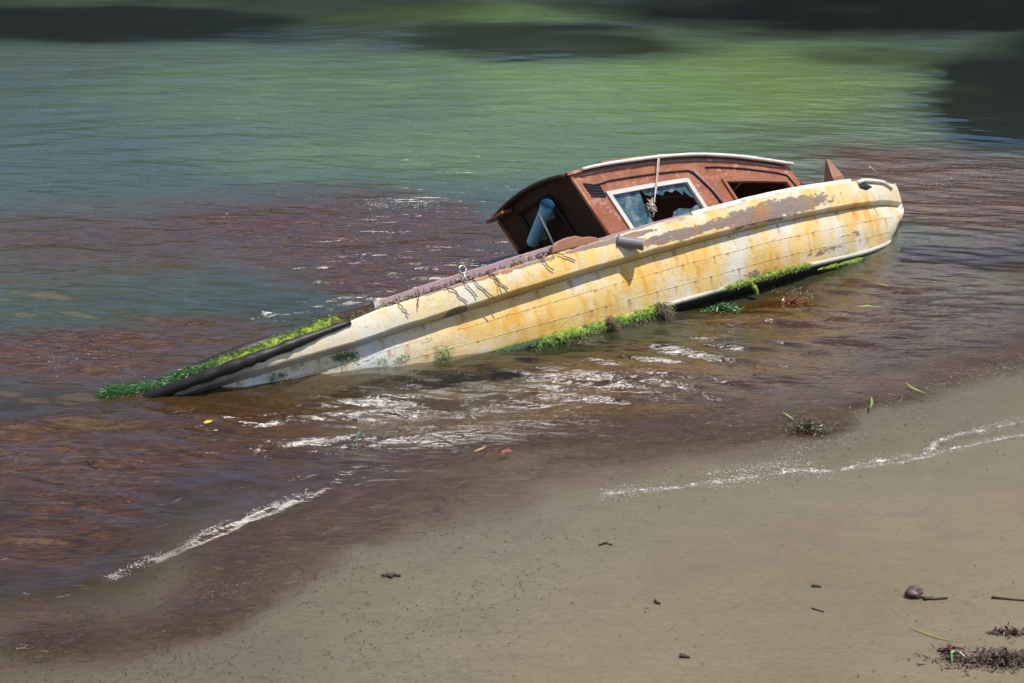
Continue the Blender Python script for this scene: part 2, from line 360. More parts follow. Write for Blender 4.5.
def sand_h(x, y): return float(sand_z(np.array([x]), np.array([y]))[0])

# unseen wooded ridge added to give the far water something dark to mirror
hx = np.linspace(-160, 160, 161); hy = np.array([66, 70, 76, 90, 130.]); HX, HY = np.meshgrid(hx, hy)
prof = np.array([0, .35, .7, 1, 1.15])[:, None]
hh = 14 + 5 * sstep(2, 14, HX) + 1 * sstep(-14, -26, HX) + 5 * (fbm(HX * .12, HY * .02, 4) - .5)
hm = Mat('unseen_ridge_dark'); hillm = hm.pbr(hm.ramp(hm.noise(hm.geo(), .5, 5, .7), [(.3, (.005, .009, .008)), (.7, (.014, .022, .016))]), .9, None, .1)
tag(grid_mesh('unseen_ridge', hx, hy, hh * prof - .5, hillm), None, kind='structure')

# ------------------------------------------------------------------ hull lines (metres, boat frame: u forward, v to port/away, w up)
T = np.array([.07, .2, .45, .65, .8, .9, .97, 1]) * LEN; U0 = -.36
_bg = pchip(np.r_[U0, -.3, -.18, .05, T], [.02, .17, .31, .47, .62, .74, .88, .86, .70, .445, .16, .02])
_wg = pchip([-.8, 0, .4, .9, 1.34, 1.9, 2.46, 2.92, 3.4, 4.4, 5.1, 5.65, 6.1, LEN], [-.16, -.145, -.125, -.083, -.055, -.028, -.012, 0, .014, .022, .010, -.008, -.034, -.04])
_wk = pchip([-.8, .22, .97, 1.34, 1.74, 2.3, 2.7, 3.1, 3.6, 4.2, 4.95, 5.86, LEN], [-.26, -.222, -.226, -.21, -.2, -.187, -.176, -.172, -.166, -.17, -.183, -.2, -.215])
_ov = pchip([-.8, 1.0, 2.0, 3.0, 4.0, LEN], [.10, .10, .098, .085, .072, .055])
LC = 6.29
_bc = pchip([U0, -.1, .3, 1.2, 2.0, 2.7, 3.5, 4.2, 4.6, 5.07, 5.5, 5.9, 6.12, LC], [.01, .16, .36, .57, .67, .725, .73, .712, .685, .592, .478, .33, .2, .015])
_wc = pchip([U0, 0, 1.2, 2.0, 2.7, 3.5, 4.5, 5.5, 5.9, 6.15, LC], [-.42, -.44, -.48, -.512, -.536, -.54, -.54, -.552, -.53, -.49, -.44])
_bb = lambda u: np.maximum(_bg(u) - .012, .012)
def gun(u): return float(_bg(u)), float(_wg(u))
NU = 230
def stations(u0, u1, n): return [u0 + (u1 - u0) * i / (n - 1) for i in range(n)]
# parametrise lower lines so that they close on the raked, rounded stem
def lower(u, g):
    "g 0..1 from under the strake to the chine; the forward end pulls back with the stem"
    f = max(u - 4.2, 0) / (LEN - 4.2)
    uc = u if u < 4.2 else 4.2 + f * (LC - 4.2)
    b0 = max(_bg(u) - _ov(u), .012); w0 = _wk(u) - .012
    b1 = float(_bc(uc)); w1 = float(_wc(uc))
    bul = math.sin(math.pi * g) * .022
    return (u + (uc - u) * g ** 1.6, b0 + (b1 - b0) * g + bul, w0 + (w1 - w0) * g)
def dent(u, g): return .006 * (float(fbm(np.array([u * 1.7]), np.array([g * 3.1]), 2)[0]) - .5)

# hull paint
def hull_paint(name, sheer=False):
    m = Mat(name); O = m.obj; u, v, w = m.xyz(O)[:]
    run = m.noise(m.scale(O, (4.2, 1.0, 1.1)), 1.0, 6, .68, .3); run2 = m.noise(m.scale(O, (11, 2, 2.2), (3, 0, 1)), 1.0, 6, .68, .3)
    big = m.noise(m.scale(O, (1.1, 1, 1.6), (9, 0, 0)), 1.6, 3, .5)
    aft = m.math('SUBTRACT', 1., m.step(u, 1.0, 2.3)); fwd = m.step(u, 4.6, 6.2)
    white = m.mix(m.noise(O, 9, 4, .6), (.66, .60, .46), (.72, .69, .60))
    c = m.mix(m.mul(aft, .8), white, (.58, .61, .60))  # aft blue-grey tint: sky-lit shade put into the paint colour
    y = m.step(m.add(m.mul(run, .75), m.mul(big, .55)), .50, .74)
    y = m.mul(y, m.math('SUBTRACT', 1., m.add(m.mul(aft, .55), m.mul(fwd, .35), True)))
    c = m.mix(m.mul(y, .94), c, (.74, .50, .135))
    o = m.mul(m.step(m.add(m.mul(run2, .6), m.mul(big, .6)), .62, .76), m.math('SUBTRACT', 1., m.mul(aft, .6)))
    c = m.mix(m.mul(o, .9), c, (.70, .34, .035))
    rust = m.step(m.noise(m.scale(O, (5, 5, 2.4), (1, 2, 3)), 1.3, 6, .65), .66, .74)
    c = m.mix(m.mul(rust, .5), c, (.42, .17, .03))
    # greyish dirt
    dirt = m.step(m.noise(O, 3.1, 6, .7), .52, .78); c = m.mix(m.mul(dirt, .25), c, (.40, .36, .29))
    h = m.mul(m.noise(O, 60, 3, .6), .15)
    lay = m.step(m.noise(m.scale(O, (1.4, 1, 2.2), (7, 7, 7)), 6.5, 8, .75, .5), .53, .55); c = m.mix(m.mul(lay, .2), c, m.mix(.5, c, (.86, .84, .78))); h = m.add(h, m.mul(lay, .22))
    lay2 = m.step(m.noise(m.scale(O, (1.8, 1, 2.6), (2, 5, 1)), 8, 9, .8, .5), .615, .63); c = m.mix(m.mul(lay2, .75), c, m.mix(m.noise(O, 25, 4), (.42, .30, .20), (.50, .46, .40))); h = m.math('SUBTRACT', h, m.mul(lay2, .3))
    # flaked paint: bare grey-violet wood
    pe = m.noise(m.scale(O, (2.6, 2, 6)), 3.2, 9, .74, .4)
    def patch(cu, cw, ru, rw):
        a = m.math('DIVIDE', m.math('SUBTRACT', u, cu), ru); b = m.math('DIVIDE', m.math('SUBTRACT', w, cw), rw)
        d = m.math('SQRT', m.add(m.mul(a, a), m.mul(b, b))); return m.math('SUBTRACT', 1., m.step(d, .35, 1.25))
    if sheer:
        pp = m.math('MAXIMUM', patch(4.50, -.095, .95, .10), m.math('MAXIMUM', patch(3.55, -.10, .5, .055), patch(3.0, -.02, .6, .03)))
        pp = m.math('MAXIMUM', pp, m.math('MAXIMUM', patch(1.75, -.20, .12, .03), m.mul(patch(1.9, -.02, 1.1, .045), .9)))
        fl = m.step(m.add(m.mul(pp, .40), pe), .745, .78)
    else:
        pp = m.math('MAXIMUM', patch(5.0, -.47, .45, .035), m.math('MAXIMUM', patch(4.3, -.50, .4, .045), patch(5.45, -.40, .3, .03)))
        fl = m.step(m.add(m.mul(pp, .30), pe), .80, .83)
    bare = m.mix(m.noise(m.scale(O, (3, 9, 30)), 3, 5, .6), (.30, .235, .215), (.16, .105, .09))
    bare = m.mix(m.mul(m.step(m.noise(O, 4.4, 5, .6), .5, .66), .8), bare, (.40, .17, .05))
    c = m.mix(m.mul(fl, .95), c, bare); h = m.math('SUBTRACT', h, m.mul(fl, .45))
    # small chips, screw heads, hairline cracks
    chip = m.step(m.noise(O, 15, 6, .75), .67, .70); c = m.mix(m.mul(chip, .7), c, (.17, .12, .085)); h = m.math('SUBTRACT', h, m.mul(chip, .35))
    cr = m.math('SUBTRACT', 1., m.step(m.voro(m.scale(O, (1.2, 1.2, 3)), 2.1, 'DISTANCE_TO_EDGE'), .0, .012))
    cr = m.mul(cr, m.step(m.noise(O, 2.6, 3, .6), .56, .66)); c = m.mix(m.mul(cr, .35), c, (.16, .11, .08)); h = m.math('SUBTRACT', h, m.mul(cr, .5))
    if not sheer:
        g = m.attr('girth').outputs['Color']; gg, gu, _ = m.xyz(g)[:]
        def line(pos, wdt):
            return m.math('SUBTRACT', 1., m.step(m.math('ABSOLUTE', m.math('SUBTRACT', m.add(gg, m.mul(m.math('SUBTRACT', m.noise(m.scale(O, (2, 2, 2)), 1.5, 3), .5), .05)), pos)), wdt * .4, wdt))
        ln = m.math('MAXIMUM', line(.34, .010), line(.70, .012)); ln = m.mul(ln, m.step(m.noise(O, 1.9, 3, .6), .36, .5))
        c = m.mix(m.mul(ln, .38), c, (.16, .11, .06)); h = m.math('SUBTRACT', h, m.mul(ln, .5))
        # rust weeping down from the fastenings along each seam, paint broken away beside the seams
        near_ = None
        for row, (pos, fr_, thr) in enumerate(((.03, 4.3, .42), (.34, 5.7, .50), (.70, 5.1, .45))):
            uu = m.add(m.mul(u, fr_), row * .37); cid = m.math('FLOOR', uu)
            wn_ = m.node('ShaderNodeTexWhiteNoise', noise_dimensions='2D'); cmb = m.node('ShaderNodeCombineXYZ'); m.put(cmb.inputs[0], cid); cmb.inputs[1].default_value = row * 7.3; m.put(wn_.inputs['Vector'], cmb.outputs[0])
            q1, q2, q3 = m.xyz(wn_.outputs['Color'])[:]
            xx = m.math('ABSOLUTE', m.add(m.math('SUBTRACT', m.math('FRACT', uu), .5), m.add(m.mul(m.math('SUBTRACT', q1, .5), .6), m.mul(m.math('SUBTRACT', m.noise(O, 6, 3), .5), .14))))
            dg = m.math('SUBTRACT', gg, pos); ln_ = m.add(.06, m.mul(q2, .30))
            fall = m.mul(m.math('SUBTRACT', 1., m.math('DIVIDE', dg, ln_), 0., True), m.step(dg, -.012, .004))
            nar = m.math('SUBTRACT', 1., m.step(m.math('DIVIDE', xx, m.add(.03, m.mul(q3, .12))), .3, 1.))
            stk = m.mul(m.mul(m.mul(fall, nar), m.step(q3, thr - .02, thr + .02)), m.step(m.noise(m.scale(O, (30, 4, 5)), 1., 4, .7), .30, .55))
            c = m.mix(m.mul(stk, .85), c, (.46, .19, .03))
            spot_ = m.mul(m.math('SUBTRACT', 1., m.step(xx, .012, .035)), m.math('SUBTRACT', 1., m.step(m.math('ABSOLUTE', dg), .006, .016)))
            c = m.mix(m.mul(spot_, .8), c, (.10, .045, .02)); h = m.math('SUBTRACT', h, m.mul(spot_, .4))
            pr = m.math('SUBTRACT', 1., m.step(m.math('ABSOLUTE', dg), .0, .055)); near_ = pr if near_ is None else m.math('MAXIMUM', near_, pr)
        sc_ = m.step(m.add(m.noise(m.scale(O, (1.5, 1, 3), (5, 1, 2)), 13, 8, .78, .4), m.mul(near_, .075)), .645, .66)
        c = m.mix(m.mul(sc_, .85), c, m.mix(m.noise(O, 30, 4), (.20, .14, .10), (.40, .33, .27))); h = m.math('SUBTRACT', h, m.mul(sc_, .4))
        # butt joints
        fx = m.math('FRACT', m.add(m.mul(u, 2.3), m.mul(m.math('FLOOR', m.mul(gg, 3)), .37)))
        bj = m.mul(m.math('SUBTRACT', 1., m.step(m.math('ABSOLUTE', m.math('SUBTRACT', fx, .5)), .004, .012)), m.step(m.noise(O, 1.7, 2), .46, .56))
        c = m.mix(m.mul(bj, .16), c, (.20, .14, .07))
        # green film near the old waterline, wet shade painted dark below the chine, lit bow bottom lighter
        al = m.mul(m.step(m.add(gg, m.mul(m.noise(O, 5, 5, .65), .35)), 1.06, 1.24), .8); c = m.mix(al, c, (.16, .19, .035))
        al2 = m.mul(m.mul(aft, m.step(m.noise(m.scale(O, (3, 1, 8)), 2.2, 5, .7), .58, .66)), .75); c = m.mix(al2, c, (.07, .10, .035))
        bot = m.step(gg, 1.01, 1.03); c = m.mix(bot, c, m.mix(m.step(u, 4.9, 5.4), (.055, .05, .042), (.42, .37, .16)))
    else:
        topg = m.step(m.add(m.math('SUBTRACT', w, m.mul(u, .006)), m.mul(m.noise(O, 13, 6, .75), .10)), .02, .055); c = m.mix(m.mul(topg, .8), c, m.mix(m.noise(O, 31, 4, .6), (.12, .09, .075), (.38, .34, .31)))
        aft2 = m.math('SUBTRACT', 1., m.step(m.add(u, m.mul(pe, .5)), .35, .75)); c = m.mix(m.mul(aft2, .85), c, (.13, .115, .10))
    return m.pbr(c, m.add(.42, m.mul(fl, .4)), m.bump(h, .6, .008), .4)
lowm = hull_paint('hull_paint'); shm = hull_paint('strake_paint', True)

def wood(name, a, b, rough=.55, gr=(1.5, 22, 22), flake=None, chips=.0):
    m = Mat(name); O = m.obj
    g = m.noise(m.scale(O, gr), 2.2, 6, .62, .6); n = m.noise(O, 5, 5, .65)
    c = m.mix(g, a, b); c = m.mix(m.mul(m.step(n, .5, .75), .5), c, tuple(x * .55 for x in a))
    if flake:
        f = m.step(m.noise(m.scale(O, (1, 1, 1.6), (4, 4, 4)), 7.5, 7, .7), .60 - chips, .64 - chips); c = m.mix(m.mul(f, .85), c, flake)
    return m.pbr(c, rough, m.bump(m.add(g, m.mul(n, .5)), .45, .004), .4)
m = Mat('flaking_red_brown_varnish'); O = m.obj
g = m.noise(m.scale(O, (2, 14, 14)), 2.2, 6, .62, .6); n = m.noise(O, 5, 6, .7); bl = m.noise(m.scale(O, (1, 1, 1.3), (3, 1, 0)), 9, 8, .75, .4)
c = m.mix(g, (.36, .125, .060), (.20, .060, .034)); c = m.mix(m.mul(m.step(n, .45, .7), .6), c, (.44, .20, .11)); c = m.mix(m.mul(m.step(m.noise(O, 3.3, 5, .65), .52, .7), .55), c, (.36, .12, .04))
c = m.mix(m.mul(m.step(bl, .56, .60), .7), c, (.46, .27, .20)); c = m.mix(m.mul(m.step(m.noise(O, 21, 5, .75), .63, .67), .8), c, (.62, .50, .46)); c = m.mix(m.mul(m.step(m.noise(O, 16, 5, .75, .2), .62, .66), .7), c, (.09, .035, .028))
mahog = m.pbr(c, m.add(.28, m.mul(n, .3)), m.bump(m.add(m.add(g, bl), n), .5, .005), .5)
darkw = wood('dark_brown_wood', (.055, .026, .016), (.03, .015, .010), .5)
greyw = wood('weathered_grey_wood', (.34, .27, .24), (.20, .15, .135), .6, (1.5, 22, 22), (.10, .07, .06), -.03)
purplew = wood('faded_red_wood', (.36, .27, .28), (.22, .14, .14), .35, (1.5, 22, 22), (.52, .48, .46), 0.0)
whitep = wood('chipped_white_paint', (.68, .67, .63), (.54, .50, .44), .5, (1.5, 22, 22), (.26, .18, .13), -.015)
dullp = wood('dull_stained_white_paint', (.50, .49, .43), (.40, .38, .31), .55, (1.5, 22, 22), (.16, .16, .07), .0)
tarw = wood('black_tarred_wood', (.016, .011, .009), (.008, .006, .006), .5, (1.5, 16, 16), (.06, .035, .022), -.03)
orangew = wood('sun_bleached_orange_wood', (.34, .15, .085), (.19, .075, .05), .5, (1.5, 22, 22), (.46, .33, .26), -.04)
def plain(name, colr, rough=.5, metal=0., var=.35):
    m = Mat(name); n = m.noise(m.obj, 40, 4, .6)
    return m.pbr(m.mix(n, tuple(x * (1 - var) for x in colr), tuple(min(1, x * (1 + var)) for x in colr)), rough, m.bump(n, .2, .003), .5, metal)
blackm = plain('black_gap_shade', (.010, .009, .009), .8)  # near-black colour standing for the shade in grooves and gaps
bluem = plain('blue_plastic', (.28, .56, .76), .38, 0, .15)
steelm = plain('dull_galvanised_steel', (.42, .42, .41), .42, .7)
ropem = plain('pale_cord', (.56, .50, .42), .8)
rodm = plain('white_fibreglass', (.7, .7, .68), .4)
def leafy(name, stops, rough=.45, sc=18, trans=.25):
    m = Mat(name); isl = m.node('ShaderNodeNewGeometry').outputs['Random Per Island']
    n = m.noise(m.geo(), sc, 3, .6); c = m.ramp(m.add(m.mul(isl, .75), m.mul(n, .25)), stops)
    return m.pbr(c, rough, None, .5)
algm = leafy('bright_green_algae', [(0.05, (.025, .06, .010)), (.35, (.07, .16, .015)), (.65, (.15, .27, .015)), (.95, (.28, .36, .025))], .42)
dalgm = leafy('dark_green_algae', [(0.05, (.012, .05, .014)), (.5, (.03, .12, .03)), (.95, (.10, .24, .05))], .35)
weedm = leafy('red_brown_seaweed', [(0.05, (.014, .008, .007)), (.35, (.036, .014, .010)), (.6, (.058, .022, .012)), (.8, (.075, .038, .017)), (.97, (.085, .024, .02))], .5)
crudm = leafy('dried_dark_weed', [(0.05, (.03, .018, .012)), (.6, (.10, .06, .035)), (.95, (.19, .13, .08))], .6)

# ------------------------------------------------------------------ the boat
boat = bpy.data.objects.new('wrecked_boat', None); COL.objects.link(boat); boat.matrix_world = BOAT; boat.empty_display_size = .3
tag(boat, 'wrecked wooden cabin boat with peeling cream and rust paint, heeled over with its stern sunk', 'boat')

# lower hull: both sides from the strake to chine and keel
us = stations(U0, LEN, NU); NG = 22; NB = 8
mb = MB(); gir = []
for sgn in (-1, 1):
    rows = []
    for u in us:
        row = []
        for k in range(NG + 1):
            g = k / NG; a = lower(u, g); row.append((a[0], sgn * max(a[1] + dent(u, g) * min(1, a[1] * 4), .003), a[2], g, u))
        a = lower(u, 1); f = max(u - 4.2, 0) / (LEN - 4.2); wk_ = -.80 + .30 * max(0, f) ** 2.2; uk = a[0] - .12 * f
        for k in range(1, NB + 1):
            g = k / NB; row.append((a[0] + (uk - a[0]) * g, sgn * max(a[1] * (1 - g), .002), a[2] + (wk_ - a[2]) * g, 1 + g, u))
        rows.append(row)
    mcount = len(rows[0]); k0 = len(mb.v)
    for r in rows:
        for p in r: mb.v.append(p[:3]); gir.append((p[3], p[4], 0, 1))
    for i in range(len(rows) - 1):
        for k in range(mcount - 1):
            f = (k0+i*mcount+k, k0+(i+1)*mcount+k, k0+(i+1)*mcount+k+1, k0+i*mcount+k+1); mb.f.append(f if sgn < 0 else f[::-1])
hull = mb.build('hull', lowm, boat, True)
at = hull.data.color_attributes.new('girth', 'FLOAT_COLOR', 'POINT'); at.data.foreach_set('color', np.array(gir, np.float32).ravel())

# thick upper strake on each side, overhanging the lower planking
def strake(sgn):
    mb = MB(); n = 300
    def prof(i, u):
        b, w = gun(u); wk_ = float(_wk(u)); ov = float(_ov(u))
        rag = .020 * (float(fbm(np.array([u * 9.]), np.array([sgn * 3.]), 3)[0]) - .5); r2 = .012 * (float(fbm(np.array([u * 6. + 40]), np.array([1.]), 4)[0]) - .5)
        bi = max(b - .05, .004); bo = max(b, .012); bm = max(b - .006, .010); bu = max(b - ov - .012, .004)
        pts = [(u, bi, w), (u, max(bo - .012, .008), w + .004 + rag), (u, bo, w - .010 + rag), (u, bo + .004, (w*2 + wk_)/3), (u, bo, (w + wk_*2)/3), (u, bm, wk_ + .022 + r2), (u, bm - .008, wk_ + .012 + r2), (u, bu, wk_ - .012 + r2 * .3), (u, bi * .9, wk_ + .02)]
        return [(p[0], sgn * max(p[1], .003), p[2]) for p in (pts if sgn < 0 else pts[::-1])]
    mb.sweep(stations(U0, LEN, n), prof); o = mb.build('sheer_strake', shm, boat, True); fixn(o)
    md = o.modifiers.new('edge', 'EDGE_SPLIT'); md.split_angle = .3; return o
strake(-1); strake(1)

# chine rail (white paint, worn)
def chine(sgn):
    mb = MB()
    def prof(i, u):
        a = lower(u, 1); b = max(a[1], .004)
        pts = [(a[0], b - .02, a[2] + .020), (a[0], b + .016, a[2] + .016), (a[0], b + .026, a[2] + .002), (a[0], b + .016, a[2] - .014), (a[0], b - .03, a[2] - .018)]
        return [(p[0], sgn * max(p[1], .002), p[2]) for p in pts]
    mb.sweep(stations(2.5, LEN, 160), prof); return fixn(mb.build('chine_rail', dullp, boat, True))
chine(-1); chine(1)
mb = MB(); mb.sweep(stations(-.2, 5.2, 30), lambda i, u: [(u, -.03, -.78), (u, .03, -.78), (u, .025, -.90 + .1 * max(0, u - 4.2)), (u, -.025, -.90 + .1 * max(0, u - 4.2))]); fixn(mb.build('keel', tarw, boat))
# stem post
mb = MB(); st = [(LEN - .02, 0, -.03), (LEN - .02, 0, -.22), (lower(LEN, .35)[0] - .012, 0, lower(LEN, .35)[2]), (lower(LEN, .7)[0] - .012, 0, lower(LEN, .7)[2]), (lower(LEN, 1)[0] - .012, 0, lower(LEN, 1)[2]), (6.1, 0, -.56)]
mb.tube(st, .028, 8); mb.build('stem_post', whitep, boat, True)
# deck with the cockpit well cut out, well walls and sole
mb = MB(); vs_ = np.linspace(-1, 1, 21); du = stations(U0 + .02, LEN - .02, 110)
CK = (.95, 3.2, .50)
for i in range(len(du) - 1):
    for k in range(20):
        um = (du[i] + du[i+1]) / 2; q = []
        bm = gun(um)[0] * (vs_[k] + vs_[k+1]) / 2
        if CK[0] < um < CK[1] and abs(bm) < CK[2]: continue
        for uu, kk in ((du[i], k), (du[i+1], k), (du[i+1], k+1), (du[i], k+1)):
            b, w = gun(uu); bb = max(b - .03, .003); q.append((uu, vs_[kk] * bb, w - .022 + .03 * (1 - vs_[kk] ** 2)))
        mb.add(q, [(0, 1, 2, 3)])
mb.build('deck', greyw, boat, True)
mb = MB()
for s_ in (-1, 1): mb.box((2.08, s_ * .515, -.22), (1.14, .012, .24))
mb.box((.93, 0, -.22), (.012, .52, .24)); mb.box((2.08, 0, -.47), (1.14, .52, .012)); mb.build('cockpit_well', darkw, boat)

# toe rail: reddish forward of the cockpit, white to the bow
def rail(name, u0, u1, ho, hi, inn, mat, sgn=-1, wid=.035, taper=.0, n=90):
    mb = MB()
    def prof(i, u):
        b, w = gun(u); f = min(1, (u - u0) / .25 + .05, (u1 - u) / .15 + .05) if taper else 1
        j = .006 * (float(fbm(np.array([u * 7.]), np.array([7.]), 3)[0]) - .5)
        hi_ = ho + (hi - ho) * f + j; x0 = max(b - inn, .03); x1 = max(b - inn - wid, .004)
        return [(u, sgn * x0, w - .015), (u, sgn * (x0 - .004), w + hi_ - .005), (u, sgn * (x0 - .009), w + hi_), (u, sgn * (x1 + .006), w + hi_ + .002), (u, sgn * x1, w + hi_ - .006), (u, sgn * x1, w - .015)]
    mb.sweep(stations(u0, u1, n), prof); return fixn(mb.build(name, mat, boat))
for s_ in (-1, 1):
    rail('toe_rail', 2.72, 3.75, .022, .022, .018, purplew, s_)
    rail('toe_rail', 3.755, 5.55, .026, .026, .004, whitep, s_, .06)
    rail('toe_rail', 5.555, 6.40, .020, .020, .012, orangew if s_ < 0 else whitep, s_, .05)
    rail('coaming', 1.26, 2.62, .07, .075, .10, purplew, s_, .045)
    # tarred rubbing timber round the stern quarter and the raised timber inboard of it
    mb = MB(); pts = [(u, s_ * (gun(u)[0] + .006), gun(u)[1] - .012) for u in stations(U0, 1.02, 40)]
    mb.tube(pts, [.039 * min(1, .45 + (1.02 - p[0]) * 1.3) * random.uniform(.82, 1.15) for p in pts], 10, True, 1.0); mb.build('rubbing_timber', tarw, boat, True)
    mb = MB(); pts = [(u, s_ * (max(gun(u)[0] - .17 - .03 * (u + .6), .05)), gun(u)[1] + .05 + .02 * math.sin(u * 3)) for u in stations(-.2, .70, 24)]
    mb.tube(pts, [.05 * min(1, .4 + (.72 - p[0]) * 2) for p in pts], 10); mb.build('stern_timber', tarw, boat, True)
# rounded wood knee at the end of the coaming
mb = MB(); kp = [(2.53, .0), (2.55, .045), (2.60, .072), (2.68, .082), (2.76, .078), (2.80, .058), (2.86, .05), (2.92, .03), (2.92, 0)]
for y in (-.80, -.865):
    for p in kp: mb.v.append((p[0], y, p[1]))
n = len(kp); mb.f += [tuple(range(n)), tuple(range(2*n-1, n-1, -1))] + [(k, k+n, (k+1) % n + n, (k+1) % n) for k in range(n)]
bevel(fixn(mb.build('coaming_knee', orangew, boat)), .008)

# ---- cabin
_rf = pchip([2.9, 3.22, 3.4, 3.85, 4.26, 4.6, 5.0, 5.25], [.535, .547, .555, .532, .487, .42, .325, .262])
_bcab = pchip([3.0, 3.6, 4.25, 4.6, 5.0, 5.3], [.56, .555, .542, .515, .44, .37])
_wt = pchip([3.2, 3.44, 4.12, 4.46, 5.09, 5.24], [.355, .347, .312, .250, .150, .12])
SH = .33
def cp(Uc, w, sgn=-1, out=0.): return (Uc - SH * (w - .1), sgn * (float(_bcab(Uc)) + out), w)
A0, A1 = 3.22, 5.24
def side(mb, sgn):
    cols = sorted(set([round(x, 4) for x in [A0, 3.33, 3.44, *np.linspace(3.44, 4.12, 8)[1:], 4.2, 4.28, 4.37, 4.46, *np.linspace(4.46, 5.09, 8)[1:], 5.17, A1]]))
    rowf = [lambda x: -.04, lambda x: .045, lambda x: .045 + (float(_wt(x)) - .045) * .5, lambda x: float(_wt(x)), lambda x: (float(_wt(x)) + float(_rf(x))) / 2, lambda x: float(_rf(x))]
    for i in range(len(cols) - 1):
        xm = (cols[i] + cols[i+1]) / 2
        for j in range(5):
            if j in (1, 2) and (3.44 < xm < 4.12 or 4.46 < xm < 5.09): continue
            q = [cp(cols[a], rowf[b_](cols[a]), sgn) for a, b_ in ((i, j), (i+1, j), (i+1, j+1), (i, j+1))]
            mb.add(q, [(0, 1, 2, 3) if sgn < 0 else (3, 2, 1, 0)])
mb = MB(); side(mb, -1); side(mb, 1)
def merge(o):
    import bmesh
    b = bmesh.new(); b.from_mesh(o.data); bmesh.ops.remove_doubles(b, verts=b.verts, dist=1e-4); b.to_mesh(o.data); b.free(); return o
cabin = merge(mb.build('cabin', mahog, boat)); sm = cabin.modifiers.new('thickness', 'SOLIDIFY'); sm.thickness = .022; sm.offset = -1
# aft bulkhead (shaded) with a recessed door, and forward bulkhead
def bulk(name, Uc, mat, inset=.012):
    mb = MB(); n = 17; top = []; bot = []
    for t in np.linspace(-1, 1, n):
        b = (float(_bcab(Uc)) - inset) * t; w = float(_rf(Uc)) - .006 + .055 * (1 - t * t)
        top.append((Uc - SH * (w - .1), b, w)); bot.append((Uc - SH * (-.045 - .1), b, -.045))
    for off in (0, .022): mb.v += [(p[0] + off, p[1], p[2]) for p in top + bot]
    for k in range(n - 1):
        mb.f += [(k, k+1, n+k+1, n+k), (2*n+k+1, 2*n+k, 3*n+k, 3*n+k+1)]
    o = mb.build(name, mat, cabin); return o
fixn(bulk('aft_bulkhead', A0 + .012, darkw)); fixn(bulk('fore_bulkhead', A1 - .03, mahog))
def bp(v, w, off): # point on the aft bulkhead
    return (A0 + .012 - SH * (w - .1) - off, v, w)
mb = MB()
for (va, wa, vb, wb) in ((-.20, .06, -.20, .50), (.26, .06, .26, .50), (-.20, .505, .26, .505), (-.55, .03, .55, .03), (.26, .27, .55, .27)):
    p, q = Vector(bp(va, wa, .012)), Vector(bp(vb, wb, .012)); mb.tube([p, q], .016, 4)
mb.build('door_frame', tarw, cabin)
# corner posts at the aft edge
for s_ in (-1, 1):
    mb = MB(); mb.tube([cp(A0 + .004, -.04, s_, .002), cp(A0 + .004, float(_rf(A0)) - .01, s_, .002)], .013, 8)
    mb.build('corner_post', mahog, cabin, True)
# roof with camber, white edge trim and a hatch board
def roofp(Uc, t, h=0., out=.028):
    b = (float(_bcab(Uc)) + out) * t; w = float(_rf(Uc)) + h + .06 * (1 - t * t); return (Uc - SH * (float(_rf(Uc)) - .1), b, w)
mb = MB(); rs = stations(A0 - .03, A1 + .03, 40); tt = np.linspace(-1, 1, 17)
mb.sweep(rs, lambda i, x: [roofp(x, t, .022) for t in tt] + [roofp(x, t, .001) for t in tt[::-1]])
roof = fixn(mb.build('roof', mahog, cabin))
for s_ in (-1, 1):
    mb = MB(); mb.tube([roofp(x, s_, .014, .034) for x in stations(A0 + .10, A1 + .02, 50)], [.012 + .003 * random.random() for _ in range(50)], 6); mb.build('roof_trim', whitep, roof, True)
mb = MB(); mb.tube([roofp(x, 1 * t, .012, .0) for x, t in [(A0 - .05, t) for t in np.linspace(-1, 1, 15)]], .018, 6); mb.build('roof_edge', darkw, roof, True)
mb = MB(); mb.sweep(stations(3.62, 4.32, 16), lambda i, x: [roofp(x, t, .050) for t in np.linspace(-.72, .72, 9)] + [roofp(x, t, .016) for t in np.linspace(.72, -.72, 9)]); bevel(fixn(mb.build('hatch', orangew, roof)))
# far aft corner ledge
mb = MB(); mb.box((3.02, .43, .555), (.05, .13, .012)); bevel(mb.build('roof_ledge', orangew, roof))
# window frames, broken glass, mouldings
def frame(sgn, x0, x1, mat, wd, deep, sides='tblr'):
    mb = MB(); o = .014
    def bar(pts, inner):
        a = [cp(*p, sgn, o) for p in pts]; b_ = [cp(*p, sgn, o) for p in inner]; c_ = [cp(*p, sgn, -.03) for p in inner]; d_ = [cp(*p, sgn, -.002) for p in pts]
        mb.sweep(range(len(pts)), lambda i, _: [a[i], b_[i], c_[i], d_[i]])
    n = 9; xs = np.linspace(x0 - wd, x1 + wd, n)
    ins = lambda x: min(max(x, x0), x1)
    if 't' in sides: bar([(x, float(_wt(x)) + wd * .9) for x in xs], [(ins(x), float(_wt(ins(x))) - .004) for x in xs])
    if 'b' in sides: bar([(x, .045 - wd) for x in xs], [(ins(x), .048) for x in xs])
    for key, x, sg in (('l', x0, -1), ('r', x1, 1)):
        if key in sides: bar([(x + sg * wd, .045 - wd + t * (float(_wt(x + sg * wd)) + wd * 1.9 - .045)) for t in np.linspace(0, 1, 4)], [(x - sg * .003, .045 + t * (float(_wt(x)) - .045)) for t in np.linspace(0, 1, 4)])
    o_ = fixn(mb.build('window_frame', mat, cabin)); return o_
m = Mat('dirty_window_glass'); n = m.noise(m.obj, 14, 5, .7); b = m.node('ShaderNodeBsdfPrincipled')
m.put(b.inputs['Base Color'], m.mix(m.step(n, .4, .7), (.035, .085, .12), (.20, .27, .29))); m.put(b.inputs['Roughness'], .16); b.inputs['Alpha'].default_value = .9
glassm = m.surf(b.outputs[0])
